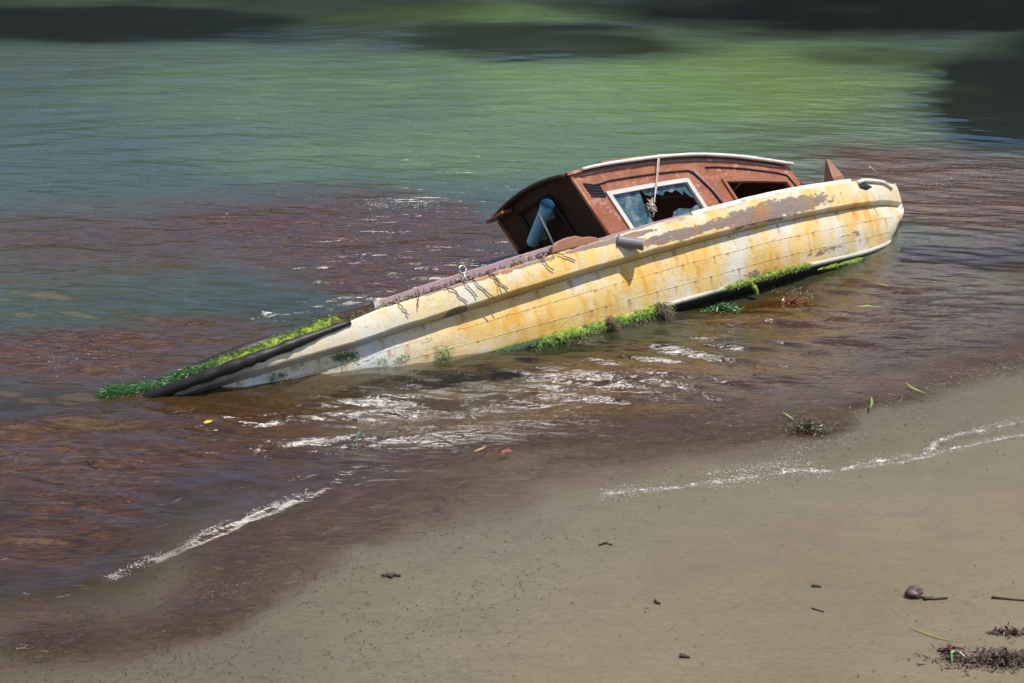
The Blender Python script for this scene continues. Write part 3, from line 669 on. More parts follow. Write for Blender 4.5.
for sgn in (-1, 1):
    f1 = frame(sgn, 3.44, 4.12, whitep, .030, .0)
    f2 = frame(sgn, 4.46, 5.09, orangew if sgn < 0 else whitep, .022, .0)
    def shard(pl):
        mb = MB(); k = len(pl); P0 = [cp(x, w, sgn, -.012) for x, w in pl]; P1 = [cp(x, w, sgn, -.017) for x, w in pl]
        mb.add(P0 + P1, [tuple(range(k)), tuple(range(2*k-1, k-1, -1))] + [(i, i+k, (i+1) % k + k, (i+1) % k) for i in range(k)])
        fixn(mb.build('glass_shard', glassm, f1))
    wt = lambda x: float(_wt(x)) - .002
    shard([(3.442, .05), (3.442, wt(3.442)), (3.70, wt(3.70)), (3.665, .24), (3.68, .17), (3.645, .10), (3.66, .05)])
    shard([(3.705, wt(3.7)), (3.90, wt(3.9)), (4.117, wt(4.117)), (4.117, .16), (4.085, .20), (4.05, .255), (4.03, .225), (4.0, .275), (3.95, .262), (3.91, .285), (3.86, .255), (3.81, .285), (3.76, .27), (3.72, .295)])
    shard([(3.80, .05), (3.86, .12), (3.93, .135), (4.02, .11), (4.09, .13), (4.117, .11), (4.117, .05)])
    # shade of the panel grooves painted as raised black strips
    mb = MB(); r1 = .0105
    L1 = [(3.36, float(_rf(3.36)) - .115)] + [(x, float(_rf(x)) - .105) for x in np.linspace(3.5, 4.20, 9)] + [(4.225, .36), (4.25, .30), (4.285, .20), (4.30, .05)]
    L2 = [(4.36, float(_rf(4.36)) - .085)] + [(x, float(_rf(x)) - .080) for x in np.linspace(4.45, 5.05, 9)] + [(5.14, .20), (5.17, .10), (5.18, .0)]
    for Lp in (L1, L2): mb.tube([cp(x, w, sgn, .003) for x, w in Lp], r1, 6, True, .6)
    mb.build('groove_shade', blackm, cabin, True)
    mb = MB(); Lp = [(4.235, .385), (4.262, .30), (4.298, .20), (4.315, .05)]
    mb.tube([cp(x, w, sgn, .006) for x, w in Lp], .009, 6); Lp = [(x, float(_rf(x)) - .022) for x in np.linspace(3.3, 5.1, 14)]
    mb.tube([cp(x, w, sgn, .004) for x, w in Lp], .010, 6, True, .6); mb.build('panel_bead', purplew, cabin, True)
# small dark lattice vent
mb = MB()
for k in range(5): mb.tube([cp(3.285 + .028 * k, .475 - .01 * k, -1, .005), cp(3.295 + .024 * k, .365 - .006 * k, -1, .005)], .0045, 5)
for k in range(5): mb.tube([cp(3.283, .47 - .024 * k, -1, .007), cp(3.392, .432 - .022 * k, -1, .007)], .0045, 5)
mb.build('vent_grille', plain('blue_black_metal', (.02, .025, .04), .4), cabin)

# ---- fittings
mb = MB(); a, b_ = Vector((3.02, -.255, .438)), Vector((3.070, .175, .262)); d = (b_ - a).normalized()
mb.tube([a, a + d * .02, b_], [.050, .046, .046], 20, False); mb.tube([a + d * .002, b_], .036, 20, False); rh = mb.build('rod_holder', bluem, boat, True)
mb = MB(); mb.tube([a, a + d * .03], .052, 20, False); mb.build('rim', bluem, rh, True)
for t in (.16, .42):
    mb = MB(); mb.box(a + d * t + Vector((.05, 0, 0)), (.05, .02, .03)); mb.build('bracket', steelm, rh)
# hollow deck-edge fitting bolted to the strake, mouth facing outboard
mb = MB(); a, b_ = Vector((3.06, -.872, -.03)), Vector((3.20, -.955, -.11)); d = (b_ - a).normalized()
mb.tube([a, b_], .040, 18, False); mb.tube([a, b_], .032, 18, False)
mb.tube([a + d * .0, a + d * .012], .046, 18); hp = mb.build('hawse_pipe', plain('dark_lead_pipe', (.16, .16, .165), .5), boat, True)
mb = MB(); mb.tube([b_ - d * .015, b_ + d * .002], .044, 18, False); mb.tube([b_ - d * .015, b_ + d * .002], .032, 18, False); mb.build('rim', greyw, hp, True)
# eye bolt
mb = MB(); c0 = Vector((1.88, -.775, .055)); r_ = .026
mb.tube([c0 + Vector((math.cos(t) * r_, 0, math.sin(t) * r_)) for t in np.linspace(0, 2 * math.pi, 17)], .0075, 8); mb.tube([c0 - Vector((0, 0, .026)), c0 - Vector((0, 0, .09))], .009, 8); mb.build('eye_bolt', steelm, boat, True)
# samson post with a pyramid head
mb = MB(); cx, cy = 5.66, -.30; q = .058
ring = lambda s_, w: [(cx - s_, cy - s_, w), (cx + s_, cy - s_, w), (cx + s_, cy + s_, w), (cx - s_, cy + s_, w)]
mb.add(ring(q, -.05) + ring(q, .10) + ring(.010, .262), [(0,1,5,4),(1,2,6,5),(2,3,7,6),(3,0,4,7),(4,5,9,8),(5,6,10,9),(6,7,11,10),(7,4,8,11),(8,9,10,11)]); bevel(fixn(mb.build('bow_post', orangew, boat)), .006)
# bow fairlead: bent white pipe over a black lump painted as the shade of a gap, and a thin bent pin
mb = MB(); pts = [(u, -gun(u)[0] - .006, gun(u)[1] + dz) for u, dz in ((5.62, -.01), (5.72, .004), (5.86, .006), (6.0, .004), (6.12, .0), (6.22, -.02), (6.30, -.05))]
mb.tube(pts, .018, 10); mb.build('bow_rail', whitep, boat, True)
mb = MB(); mb.tube([(u, -gun(u)[0] + .012, gun(u)[1] - .045) for u in (5.62, 5.72, 5.86)], [.02, .034, .012], 10); mb.build('gap_shade_plug', blackm, boat, True)
mb = MB(); mb.tube([(6.05, -.40, .0), (6.0, -.42, .06), (5.93, -.44, .105)], [.008, .006, .005], 6); mb.build('bent_pin', steelm, boat, True)
# plank chafing strip low at the bow
# ---- algae and weed growing on the hull
def tufts(name, pts, mat, n, ln, wd, drop=(0, -.3, -1.), spread=.03, lift=.012):
    mb = MB()
    for _ in range(n):
        i = random.random() * (len(pts) - 1); k = int(i); p = Vector(pts[k]).lerp(Vector(pts[min(k+1, len(pts)-1)]), i - k)
        p += Vector((random.gauss(0, spread), random.gauss(0, spread * .5) - abs(random.gauss(0, lift)), random.gauss(0, spread * .8)))
        L = ln * random.uniform(.4, 1.3); dr = Vector(drop) + Vector((random.gauss(0, .5), random.gauss(0, .35), random.gauss(0, .35))); dr.normalize()
        cur = Vector((random.gauss(0, .4), -abs(random.gauss(0, .4)), random.gauss(0, .3)))
        side = dr.cross(Vector((random.gauss(0, .4), -1, random.gauss(0, .4)))).normalized()
        mb.ribbon([p + dr * (L * t) + cur * (L * .6 * t * (1 - t)) for t in (0, .35, .7, 1)], wd * random.uniform(.5, 1.4), side)
    return mb.build(name, mat, boat)
chp = lambda u, dv=.02, dw=0.: (lower(u, 1)[0], -(lower(u, 1)[1] + dv), lower(u, 1)[2] + dw)
def mat_strip(name, pts, rad, mat, seed, squash=.75):
    "a lumpy slimy mat hugging a line on the hull"
    P_ = [Vector(p) for p in pts]; fine_ = []
    for i in range(len(P_) - 1): fine_ += [P_[i].lerp(P_[i+1], t) for t in np.linspace(0, 1, 14)[:-1]]
    fine_.append(P_[-1]); n = len(fine_); mb = MB(); K = 14; vs = []
    for i, p in enumerate(fine_):
        d = (fine_[min(i+1, n-1)] - fine_[max(i-1, 0)]).normalized(); e1 = d.cross(Vector((0, 0, 1))).normalized(); e2 = e1.cross(d); end = min(1, i / 8 + .05, (n - 1 - i) / 8 + .05)
        env = rad * end * (.35 + 1.1 * float(fbm(np.array([i * .13 + seed]), np.array([seed * 2.]), 3)[0]))
        for k in range(K):
            t = 2 * math.pi * k / K; rr = env * (.55 + .95 * float(fbm(np.array([i * .42 + seed]), np.array([k * .9 + seed]), 3)[0])) * (1.35 if math.sin(t) < -.2 and i % 5 < 2 else 1)
            vs.append(p + e1 * math.cos(t) * rr * squash + e2 * math.sin(t) * rr)
    mb.add(vs, [(i*K+k, i*K+(k+1) % K, (i+1)*K+(k+1) % K, (i+1)*K+k) for i in range(n-1) for k in range(K)] + [tuple(range(K)), tuple(range((n-1)*K, n*K))])
    return fixn(mb.build(name, mat, boat, True))
m = Mat('slimy_green_algae'); P = m.geo(); n1 = m.noise(P, 26, 5, .7); n2 = m.noise(P, 130, 3, .7)
slime = m.pbr(m.mix(m.mul(m.step(n2, .45, .7), .5), m.ramp(n1, [(.30, (.020, .035, .008)), (.41, (.035, .075, .008)), (.51, (.16, .26, .010)), (.62, (.34, .42, .015)), (.8, (.36, .33, .04))]), (.10, .14, .012)), .28, m.bump(m.add(n2, m.mul(n1, 2)), .9, .008), .5)
m = Mat('dark_slimy_algae'); P = m.geo(); n1 = m.noise(P, 26, 5, .7); n2 = m.noise(P, 130, 3, .7)
dslime = m.pbr(m.ramp(m.add(m.mul(n1, .7), m.mul(n2, .3)), [(.35, (.012, .022, .010)), (.5, (.02, .07, .018)), (.66, (.06, .18, .03))]), .25, m.bump(m.add(n2, m.mul(n1, 2)), .9, .008), .5)
mat_strip('algae', [chp(u, .005, -.015) for u in np.linspace(1.95, 2.42, 6)], .030, dslime, 3.)
mat_strip('algae', [chp(u, .014, -.008) for u in np.linspace(2.28, 3.40, 12)], .032, slime, 8.)
mat_strip('algae', [chp(u, .004, -.045) for u in np.linspace(2.3, 3.36, 12)], .034, dslime, 15.)
mat_strip('algae', [chp(u, .022, .006) for u in np.linspace(3.90, 4.92, 10)], .019, slime, 22.)
mat_strip('algae', [(lower(u, 1)[0] - .02, -max(lower(u, 1)[1] + .004, .02), lower(u, 1)[2] - .045) for u in np.linspace(5.0, 6.5, 12)], .018, slime, 31.)
tufts('algae_threads', [chp(u, .02, -.02) for u in np.linspace(2.28, 3.40, 14)], algm, 900, .035, .0016, spread=.016)
tufts('algae_threads', [chp(u, .022, .0) for u in np.linspace(3.90, 4.90, 10)], algm, 600, .022, .0014, spread=.010)
tufts('brown_weed_fringe', [chp(u, .01, -.06) for u in np.linspace(2.5, 3.4, 8)], weedm, 700, .05, .0018, spread=.02)
tufts('brown_weed_fringe', [chp(3.29 + .01 * k, .04, .03 - .02 * k) for k in range(5)], crudm, 260, .08, .002, spread=.018)
tufts('brown_weed_fringe', [chp(2.85 + .01 * k, .04, .03 - .02 * k) for k in range(4)], crudm, 180, .06, .002, spread=.016)
mat_strip('algae', [chp(4.16 + .006 * k, .035, -.01 - .035 * k) for k in range(4)], .022, slime, 44.)
# moss on the stern deck strip
mat_strip('deck_moss', [(u, -gun(u)[0] + .10, gun(u)[1] + .030) for u in np.linspace(-.05, 1.02, 12)], .040, slime, 51.)
tufts('deck_moss', [(u, -gun(u)[0] + .10, gun(u)[1] + .05) for u in np.linspace(.0, 1.0, 12)], algm, 1800, .020, .0018, (-.4, -.4, .3), .018, .0)
tail = [BOAT.inverted() @ spot(px, py, .01) for px, py in ((106, 394), (120, 391), (140, 390), (158, 388), (176, 384))]
mat_strip('deck_moss', tail[1:] + [Vector((-.05, -max(gun(-.05)[0] - .06, 0), gun(-.05)[1] + .03)), Vector((.12, -gun(.12)[0] + .08, gun(.12)[1] + .03))], .040, dslime, 60.)
tufts('deck_moss', tail + [Vector((-.05, -max(gun(-.05)[0] - .06, 0), gun(-.05)[1] + .04)), Vector((.2, -gun(.2)[0] + .08, gun(.2)[1] + .04))], dalgm, 4200, .05, .0017, (-.9, -.35, -.1), .022, .005)
tufts('deck_moss', [(u, -gun(u)[0] + .06, gun(u)[1] + .012) for u in np.linspace(1.0, 1.6, 8)], algm, 200, .018, .0018, (0, -.4, .5), .018, .0)
for (cu, g, k) in ((.95, .12, 120), (1.0, .18, 80), (1.32, .6, 40), (1.62, .72, 45), (1.60, .85, 60), (1.4, .95, 60), (1.18, .52, 22), (.52, .15, 60)):
    a = lower(cu, g); tufts('algae', [(a[0] - .05, -a[1] - .006, a[2]), (a[0] + .05, -a[1] - .006, a[2])], dalgm if k > 50 else algm, int(k * 1.6), .024, .0018, (0, -.1, -1), .016, .003)
# dark dry weed and rot along the side deck, strands hanging over the strake
tufts('dry_weed', [(u, -gun(u)[0] + .055, gun(u)[1] + .008) for u in np.linspace(.9, 2.7, 18)], crudm, 1300, .03, .0032, (-.3, -.35, .05), .018, .0)
mb = MB()
for (u0, w1, du_) in ((1.84, -.12, .05), (1.90, -.17, .12), (1.72, -.13, .10), (2.05, -.15, .02), (2.02, -.13, .10), (1.36, -.09, .05), (2.42, -.10, .06), (1.50, -.07, -.02), (2.55, -.08, .12)):
    b = gun(u0)[0] + .012; pts = [(u0 + du_ * t + random.gauss(0, .006), -b - (.006 if t > 0 else -.04), gun(u0)[1] + .012 + (w1 - .012) * t) for t in np.linspace(0, 1, 7)]
    mb = MB(); mb.tube(pts, .0035, 5); mb.build('weed_strand', crudm, boat)

# ------------------------------------------------------------------ loose things on the boat
inv = BOAT.inverted()
mb = MB(); top = Vector(roofp(4.02, -1, .03, .035)); mid_ = Vector(cp(3.83, .20, -1, .05)); lowp = Vector(cp(3.84, .09, -1, .04))
W_up = inv.to_3x3() @ Vector((0, 0, 1))
p0 = Vector(roofp(4.02, -.9, .03)); pts = [p0, Vector(roofp(3.99, -1, .03, .045)), Vector(cp(3.93, .45, -1, .022)), Vector(cp(3.82, .33, -1, .03)), Vector(cp(3.73, .22, -1, .022)), Vector(cp(3.66, .13, -1, .012))]
for s_ in (0, .012):
    mb.tube([b2w(Vector(p) + Vector((s_ if 0 < i < 4 else 0, 0, 0))) for i, p in enumerate(pts)], .0042 if s_ == 0 else .003, 6)
e = Vector(cp(3.69, .20, -1, .015))
for k in range(12):
    q = [e + Vector((random.gauss(0, .022), random.gauss(0, .012), random.gauss(0, .03))) for _ in range(4)]; mb.tube([b2w(x) for x in q], .004, 5)
tag(mb.build('rope', ropem, None, True), 'thin pale cord hanging from the cabin roof with a knotted end in the window', 'rope')
mb = MB(); mb.tube([b2w((2.975, -.178, .41)), b2w((3.045, -.114, .209)), b2w((3.075, -.088, .12))], .0075, 8)
tag(mb.build('rod', rodm, None, True), 'thin white rod leaning on the dark cabin bulkhead beside the blue tube', 'rod')

# ------------------------------------------------------------------ floating weed: far too many strands to count
def strands(n, sampler, zf, ln, wd, mat, name, label, wig=.35, flatdir=None):
    vs = []; fs = []; k = 0
    pts = sampler(n)
    for (x, y) in pts:
        L = ln * random.uniform(.35, 1.5); a = random.gauss(.0, .38) if flatdir is None else flatdir(x, y) + random.gauss(0, .5)
        a += math.pi if random.random() < .5 else 0; cur = random.gauss(0, wig); S_ = 6; px, py = x, y; w = wd * random.uniform(.4, 1.5)
        roll = random.uniform(-.7, .7); z0 = zf(x, y)
        for i in range(S_):
            t = i / (S_ - 1); hw = w * (.3 + .7 * math.sin(math.pi * (.1 + .8 * t)))
            nx, ny = -math.sin(a), math.cos(a); z = z0 + .012 * math.sin(6.3 * t * 1.3 + x * 40) * .4
            vs.append((px + nx * hw, py + ny * hw, z + hw * roll)); vs.append((px - nx * hw, py - ny * hw, z - hw * roll))
            px += math.cos(a) * L / S_; py += math.sin(a) * L / S_; a += cur + random.gauss(0, .25)
            if i < S_ - 1: fs.append((k + 2*i, k + 2*i+1, k + 2*i+3, k + 2*i+2))
        k += 2 * S_
    mb = MB(); mb.v = vs; mb.f = fs
    return tag(mb.build(name, mat), label, None, None, 'stuff')
def clear_of_boat(x, y):
    q = inv @ Vector((x, y, 0)); b = gun(min(max(q.x, U0), LEN))[0]
    return not (U0 < q.x < LEN and abs(q.y) < b * 1.02)
def weed_sampler(n):
    out = []
    while len(out) < n:
        c_ = 20000; Y = 6.2 + 9.2 * rng.random(c_) ** 1.15; X = (rng.random(c_) - .5) * 2 * (.36 * Y + .7)
        w, d, g, nn, px, py = masks(X, Y); cl = fbm(X * 2.3 + 7, Y * 3.2, 4); dd = shore_d(X, Y)
        ok = (rng.random(c_) < np.clip(w * 1.4 - .35, 0, 1) * sstep(.36, .62, cl)) & (dd > .5) & (py > 130) & (rng.random(c_) < .25 + .75 * sstep(7.5, 10.5, Y))
        out += [(x, y) for x, y in zip(X[ok], Y[ok]) if clear_of_boat(x, y)]
    return out[:n]
strands(15000, weed_sampler, lambda x, y: water_z(x, y) + random.uniform(-.014, -.001), .16, .0014, weedm, 'floating_weed', 'mats of red brown seaweed floating on the shallows around the boat')
def litter_sampler(n):
    out = []
    while len(out) < n:
        c_ = 20000; Y = 4.8 + 5.5 * rng.random(c_); X = (rng.random(c_) - .5) * 2 * (.36 * Y + .5)
        dd = shore_d(X, Y); p = .06 + .94 * sstep(-1.1, .8, dd + 1.2 * (fbm(X * 1.2, Y * 1.2 + 3, 4) - .5) - .35 * np.clip(X, 0, 3))
        ok = (rng.random(c_) < p * (.15 + sstep(.35, .65, fbm(X * 3, Y * 4, 3)))) & (dd < 2.0)
        out += list(zip(X[ok], Y[ok]))
    return out[:n]
strands(5200, litter_sampler, lambda x, y: max(sand_h(x, y), water_z(x, y) if False else -9) + .003, .030, .0013, crudm, 'weed_litter', 'small dark crumbs of washed up weed scattered over the wet sand', .5)

# white flecks along the wave lips: foam, plus sun glints painted as specks
ICO = bpy.data.meshes.new('t'); import bmesh
b = bmesh.new(); bmesh.ops.create_icosphere(b, subdivisions=1, radius=1); iv = [v.co.copy() for v in b.verts]; fi = [tuple(v.index for v in f.verts) for f in b.faces]; b.free(); bpy.data.meshes.remove(ICO)
foamb = MB()
def fleck(x, y, z, r, fl=.6):
    sx = random.uniform(.8, 1.9); foamb.add([(x + p.x * r * sx, y + p.y * r, z + p.z * r * fl) for p in iv], fi)
def foam_glint_line(pxs, n, sp, r, z0=.0, along=None):
    P_ = [spot(*p) for p in pxs]; ls = [(P_[i+1] - P_[i]).length for i in range(len(P_) - 1)]; tot = sum(ls)
    for _ in range(int(n * 2.3)):
        t = random.random() * tot; i = 0
        while i < len(ls) - 1 and t > ls[i]: t -= ls[i]; i += 1
        p = P_[i].lerp(P_[i+1], t / ls[i])
        if vnoise(np.array([p.x * 5.]), np.array([p.y * 5. + n])) [0] < .33: continue
        x = p.x + random.gauss(0, sp * .7); y = p.y + random.gauss(0, sp)
        fleck(x, y, max(water_z(x, y), sand_h(x, y)) + z0 + .001, r * .26 * random.uniform(.4, 1.5) ** 1.5)
foam_glint_line([(600, 496), (640, 490), (700, 484), (760, 476)], 380, .05, .0048)
foam_glint_line([(700, 482), (760, 470), (800, 468), (830, 472)], 420, .05, .0048)
foam_glint_line([(830, 469), (880, 460), (925, 452), (960, 437), (990, 428), (1024, 421), (1060, 414)], 520, .022, .0042)
foam_glint_line([(860, 468), (900, 462), (960, 448), (1000, 438), (1024, 436), (1060, 428)], 420, .018, .004)
foam_glint_line([(770, 460), (830, 440), (870, 436)], 70, .05, .005)
foam_glint_line([(850, 412), (880, 406), (900, 398)], 45, .05, .005); foam_glint_line([(925, 392), (960, 380), (1000, 368), (1024, 358)], 80, .05, .005)
foam_glint_line([(940, 365), (985, 372), (1000, 385)], 30, .08, .005)
foam_glint_line([(-20, 612), (0, 606), (22, 597)], 40, .022, .005); foam_glint_line([(98, 582), (140, 566), (185, 546), (215, 530)], 240, .022, .0048)
foam_glint_line([(210, 534), (228, 522)], 40, .02, .0042); foam_glint_line([(240, 524), (270, 510), (308, 494)], 190, .03, .0055)
foam_glint_line([(190, 595), (230, 588), (265, 580)], 30, .06, .004); foam_glint_line([(10, 655), (60, 640)], 10, .06, .004)
foam_glint_line([(700, 445), (760, 455), (800, 440)], 40, .12, .004); foam_glint_line([(560, 478), (470, 500), (400, 520)], 16, .12, .003)
foam_glint_line([(370, 207), (420, 204), (450, 206)], 45, .07, .010); foam_glint_line([(225, 220), (260, 216)], 10, .12, .010)
foam_glint_line([(940, 175), (960, 190), (955, 170)], 22, .18, .009); foam_glint_line([(780, 292), (800, 290), (812, 294)], 45, .05, .006)
foam_glint_line([(20, 350), (60, 355), (130, 350)], 30, .15, .006); foam_glint_line([(55, 372), (120, 376), (170, 392)], 22, .12, .005)
FS = []
def foam_sheet(pxs, wid, dens):
    P_ = [spot(*p) for p in pxs]; pts = []
    for i in range(len(P_) - 1): pts += [P_[i].lerp(P_[i+1], t) for t in np.linspace(0, 1, 14)[:-1]]
    pts.append(P_[-1]); n = len(pts); K = 9
    for i, p in enumerate(pts):
        d = (pts[min(i+1, n-1)] - pts[max(i-1, 0)]).normalized(); nn = Vector((-d.y, d.x, 0)); j = .05 * (float(fbm(np.array([p.x * 4]), np.array([p.y * 4]), 3)[0]) - .5)
        row = []
        for k in range(K):
            q = p + nn * (wid * (k / (K - 1) - .5) + j); row.append((q.x, q.y, max(water_z(q.x, q.y), sand_h(q.x, q.y)) + .0035, dens * math.sin(math.pi * k / (K - 1)) * min(1, i / 4, (n - 1 - i) / 4)))
        FS.append(row)
    FS.append(None)
foam_sheet([(585, 498), (640, 490), (700, 485), (760, 477), (800, 472), (840, 470), (890, 460), (925, 452), (960, 439), (1024, 421), (1080, 410)], .10, 1.0)
foam_sheet([(850, 470), (900, 463), (960, 449), (1000, 439), (1024, 436), (1080, 426)], .05, 1.05)
foam_sheet([(-40, 622), (0, 606), (40, 590)], .08, .7); foam_sheet([(95, 583), (140, 566), (185, 546), (220, 528), (270, 510), (312, 494)], .06, .75)
foam_sheet([(760, 458), (830, 440), (880, 432)], .12, .6); foam_sheet([(900, 398), (960, 380), (1024, 358)], .12, .55); foam_sheet([(680, 448), (720, 452), (790, 440)], .12, .5)
mb = MB(); fa = []; prev = None
for row in FS:
    if row is not None:
        k0 = len(mb.v); mb.v += [q[:3] for q in row]; fa += [(q[3],) * 3 + (1,) for q in row]
        if prev is not None: mb.f += [(prev + k, prev + k + 1, k0 + k + 1, k0 + k) for k in range(len(row) - 1)]
        prev = k0
    else: prev = None
m = Mat('lacy_foam'); P = m.geo(); dn = m.xyz(m.attr('dens').outputs['Color'])[0]
lace = m.math('SUBTRACT', 1., m.step(m.voro(P, 62, 'DISTANCE_TO_EDGE'), .02, .12)); nz = m.noise(P, 11, 5, .7); nz2 = m.noise(P, 115, 4, .8)
cov = m.add(m.mul(m.math('SUBTRACT', m.add(m.mul(nz, .65), m.mul(nz2, .8)), .79), 4.2), m.mul(lace, .30))
al = m.mul(m.step(m.add(m.math('SUBTRACT', dn, 1.), cov), -.12, .40), m.step(dn, 0., .2))
fo_ = mb.build('foam', m.pbr((.74, .73, .70), .35, m.bump(nz2, .6, .004), .5, 0., m.mul(al, .75)), None, True)
at = fo_.data.color_attributes.new('dens', 'FLOAT_COLOR', 'POINT'); at.data.foreach_set('color', np.array(fa, np.float32).ravel())
tag(fo_, 'thin lacy foam left by the swash along the water line', None, None, 'stuff')
foamm = Mat('foam_glint_white').pbr((.80, .80, .78), .15, None, .6)
tag(foamb.build('foam_glint_flecks', foamm, None, True), 'white flecks of foam and painted sun glints along the edges of the ripples', None, None, 'stuff')

# ------------------------------------------------------------------ separate small things on the water and the sand
def blade(name, pxs, wd, mat, label, cat, z0=.006, on='water', curl=0.):
    mb = MB(); P_ = [spot(*p) for p in pxs]; pts = []
    for i in range(len(P_) - 1):
        for t in np.linspace(0, 1, 5)[:-1]: pts.append(P_[i].lerp(P_[i+1], t))
    pts.append(P_[-1]); out = []
    for i, p in enumerate(pts):
        z = (water_z(p.x, p.y) if on == 'water' else sand_h(p.x, p.y)) + z0 + curl * math.sin(math.pi * i / (len(pts) - 1)); out.append(Vector((p.x, p.y, z)))
    sides = []
    for i in range(len(out)):
        d = (out[min(i+1, len(out)-1)] - out[max(i-1, 0)]).normalized(); sides.append(d.cross(Vector((0, -.5, 1))).normalized())
    mb.ribbon(out, wd * .45, sides); o = mb.build(name, mat); s_ = o.modifiers.new('thickness', 'SOLIDIFY'); s_.thickness = .0015; return tag(o, label, cat)
yel = plain('yellow_leaf', (.50, .36, .02), .5); grn = plain('green_blade', (.06, .13, .02), .4); ygr = plain('yellow_green_blade', (.16, .20, .03), .4); olv = plain('olive_blade', (.22, .18, .03), .45)
twig = plain('dark_twig', (.045, .03, .022), .7); dkgr = plain('dark_green_blade', (.015, .10, .03), .35)
blade('leaf', [(204, 424), (208, 423), (213, 422)], .026, yel, 'small yellow leaf floating alone on the water below the sunken stern', 'leaf', .012)
blade('seaweed', [(358, 452), (357, 443), (361, 436), (370, 433)], .008, dkgr, 'dark green curved blade of seaweed floating in the shallows below the stern', 'seaweed', .01, curl=.03)
blade('seaweed', [(857, 306), (868, 305), (882, 306)], .016, ygr, 'yellow green strip of weed floating flat on the brown water below the bow', 'seaweed')
blade('seaweed', [(878, 285), (890, 287)], .013, olv, 'short olive strip of weed floating right under the bow', 'seaweed')
blade('seaweed', [(783, 414), (790, 419), (794, 422)], .012, ygr, 'bright green blade beside the dark weed clump in the swash', 'seaweed', .015)
blade('seaweed', [(906, 385), (912, 390), (926, 396)], .016, ygr, 'longest bright green blade washed up at the edge of the brown weed', 'seaweed', .015)
blade('seaweed', [(871, 399), (872, 405), (870, 410)], .018, ygr, 'stubby upright green blade stranded in the swash', 'seaweed', .015)
blade('leaf', [(474, 453), (482, 450), (486, 447)], .014, plain('tan_leaf', (.34, .22, .1), .5), 'small tan leaf floating at the edge of the brown weed', 'leaf', .01)
def clump(name, px, r, mat, n, ln, wd, label, cat, on='water', flat=.35, zoff=0.):
    c0 = spot(*px); mb = MB(); z = (water_z(c0.x, c0.y) if on == 'water' else sand_h(c0.x, c0.y)) + zoff
    for _ in range(n):
        a = random.random() * 6.28; q = abs(random.gauss(0, .5)); p = Vector((c0.x + math.cos(a) * q * r[0], c0.y + math.sin(a) * q * r[1], z + flat * max(0, 1 - q) * r[1] * random.random()))
        dr = Vector((random.gauss(0, 1), random.gauss(0, .7), random.gauss(0.1, .35))).normalized(); cv = Vector((random.gauss(0, 1), random.gauss(0, 1), .3)) * .5; L = ln * random.uniform(.4, 1.3)
        sd_ = dr.cross(Vector((random.gauss(0, .5), random.gauss(0, .5), 1))).normalized(); pts = [p + dr * (L * t) + cv * (L * t * (1 - t)) for t in (0, .3, .65, 1)]
        pts = [Vector((v.x, v.y, max(v.z, z - .01))) for v in pts]
        mb.ribbon(pts, wd * random.uniform(.5, 1.4), sd_)
    return tag(mb.build(name, mat), label, cat)
redm = leafy('dark_red_seaweed', [(0.05, (.06, .012, .012)), (.5, (.22, .03, .03)), (.95, (.36, .10, .06))], .35)
clump('seaweed', (724, 310), (.17, .10), dalgm, 700, .035, .003, 'dark green tuft of weed in the water under the gap below the hull', 'seaweed', flat=.6)
clump('seaweed', (795, 299), (.10, .06), redm, 260, .035, .004, 'red tuft of weed breaking the surface below the bow', 'seaweed', flat=.5)
clump('seaweed', (808, 428), (.16, .09), leafy('mixed_seaweed', [(0.05, (.03, .02, .012)), (.5, (.08, .04, .02)), (.8, (.06, .10, .02)), (.95, (.2, .06, .03))], .35), 520, .05, .003, 'dark tangled clump of brown weed lying in the swash', 'seaweed', flat=.25)
clump('seaweed', (505, 452), (.08, .04), redm, 60, .03, .003, 'small dark red tuft of weed floating in front of the hull', 'seaweed', flat=.2)
clump('seaweed', (1000, 680), (.30, .10), leafy('beach_wrack', [(0.05, (.022, .012, .009)), (.5, (.06, .034, .024)), (.8, (.11, .066, .048)), (.95, (.18, .13, .10))], .6), 1500, .035, .0032, 'heap of brown wrack on the sand at the corner of the beach', 'seaweed', 'sand', .35)
clump('seaweed', (948, 669), (.05, .035), leafy('purple_wrack', [(0.05, (.05, .02, .025)), (.9, (.14, .06, .06))], .5), 120, .04, .005, 'small purple brown scrap of weed beside the wrack heap', 'seaweed', 'sand', .5)
clump('seaweed', (1010, 650), (.13, .03), weedm, 130, .05, .004, 'thin flattened strip of wrack on the sand above the heap', 'seaweed', 'sand', .3)
blade('seaweed', [(950, 683), (949, 676), (955, 674), (964, 678)], .012, grn, 'green blade poking out of the brown wrack heap on the beach', 'seaweed', .012, 'sand', .02)
blade('seaweed', [(908, 642), (915, 646), (925, 650), (938, 655), (962, 660)], .007, olv, 'long thin olive strand trailing over the sand towards the wrack heap', 'seaweed', .005, 'sand')
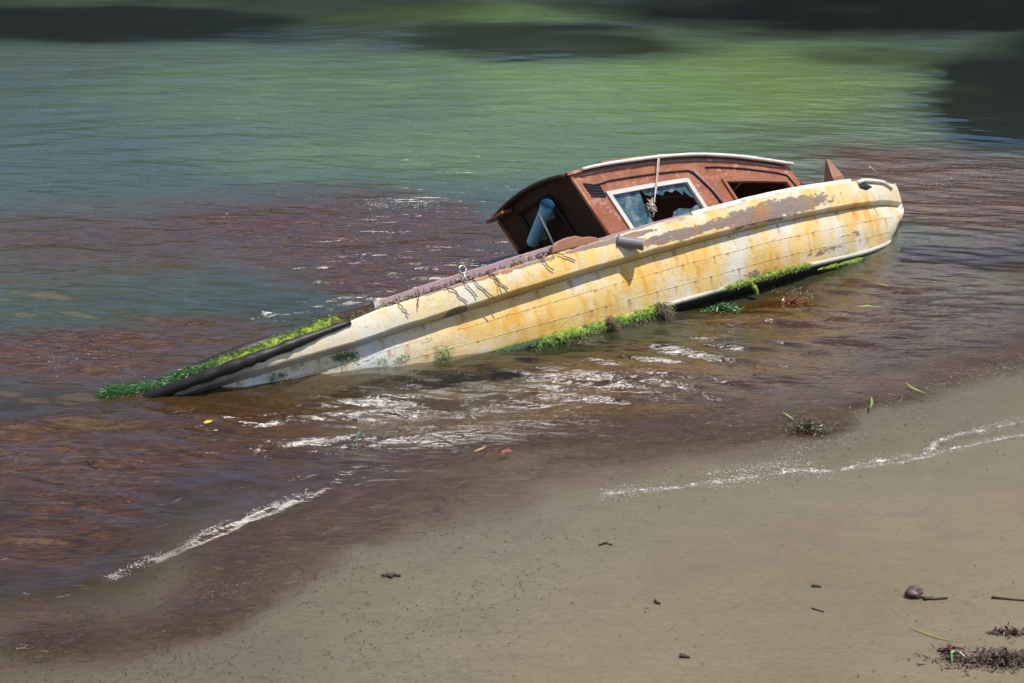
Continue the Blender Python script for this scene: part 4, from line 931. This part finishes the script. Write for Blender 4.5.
# beach stone with a twig, other twigs
c0 = spot(913, 608); zc = sand_h(c0.x, c0.y)
b = bmesh.new(); bmesh.ops.create_icosphere(b, subdivisions=3, radius=.035)
for v in b.verts:
    n = float(fbm(np.array([v.co.x * 40 + 5]), np.array([v.co.y * 40 + v.co.z * 31]), 3)[0]) - .5; v.co *= 1 + 1.1 * n; v.co.z *= .72; v.co.x *= 1.15
for f in b.faces: f.smooth = True
me = bpy.data.meshes.new('stone'); b.to_mesh(me); b.free(); me.materials.append(plain('red_brown_stone', (.085, .045, .036), .5)); o = bpy.data.objects.new('stone', me); COL.objects.link(o)
o.location = (c0.x, c0.y, zc + .02); tag(o, 'rounded red brown stone lying alone on the smooth sand', 'stone')
def stick(pxs, r, label, bumps=0):
    P_ = [spot(*p) for p in pxs]; mb = MB(); mb.tube([(p.x, p.y, sand_h(p.x, p.y) + r * .8) for p in P_], [r * (1.1 - .5 * i / len(P_)) for i in range(len(P_))], 7)
    for _ in range(bumps):
        p = P_[0].lerp(P_[1], random.random()); q = p + Vector((random.gauss(0, .02), random.gauss(0, .012), 0)); mb.tube([(p.x, p.y, sand_h(p.x, p.y) + .006), (q.x, q.y, sand_h(q.x, q.y) + .012)], r * .7, 5)
    tag(mb.build('twig', twig, None, True), label, 'twig')
stick([(922, 611), (932, 612), (946, 611)], .007, 'knobbly dark twig lying right beside the stone', 6)
stick([(990, 611), (1006, 613), (1026, 615)], .006, 'thin dark twig on the sand at the right border of the beach')
stick([(811, 596), (816, 596), (820, 597)], .007, 'short black twig on the bare sand left of the stone')
stick([(811, 620), (817, 622), (823, 624)], .004, 'slender dark twig on bare sand below the short black one')
stick([(655, 608), (657, 610), (660, 611)], .008, 'small black twig stub alone in the middle of the smooth sand')
stick([(682, 667), (685, 668), (689, 669)], .008, 'small black twig stub nearest the bottom of the beach', 3)
stick([(599, 548), (606, 546), (612, 548)], .005, 'small forked dark twig on the sand near the water', 3)
stick([(388, 576), (394, 574), (400, 576)], .009, 'brown twig stranded in the weedy wash on the left beach', 5)
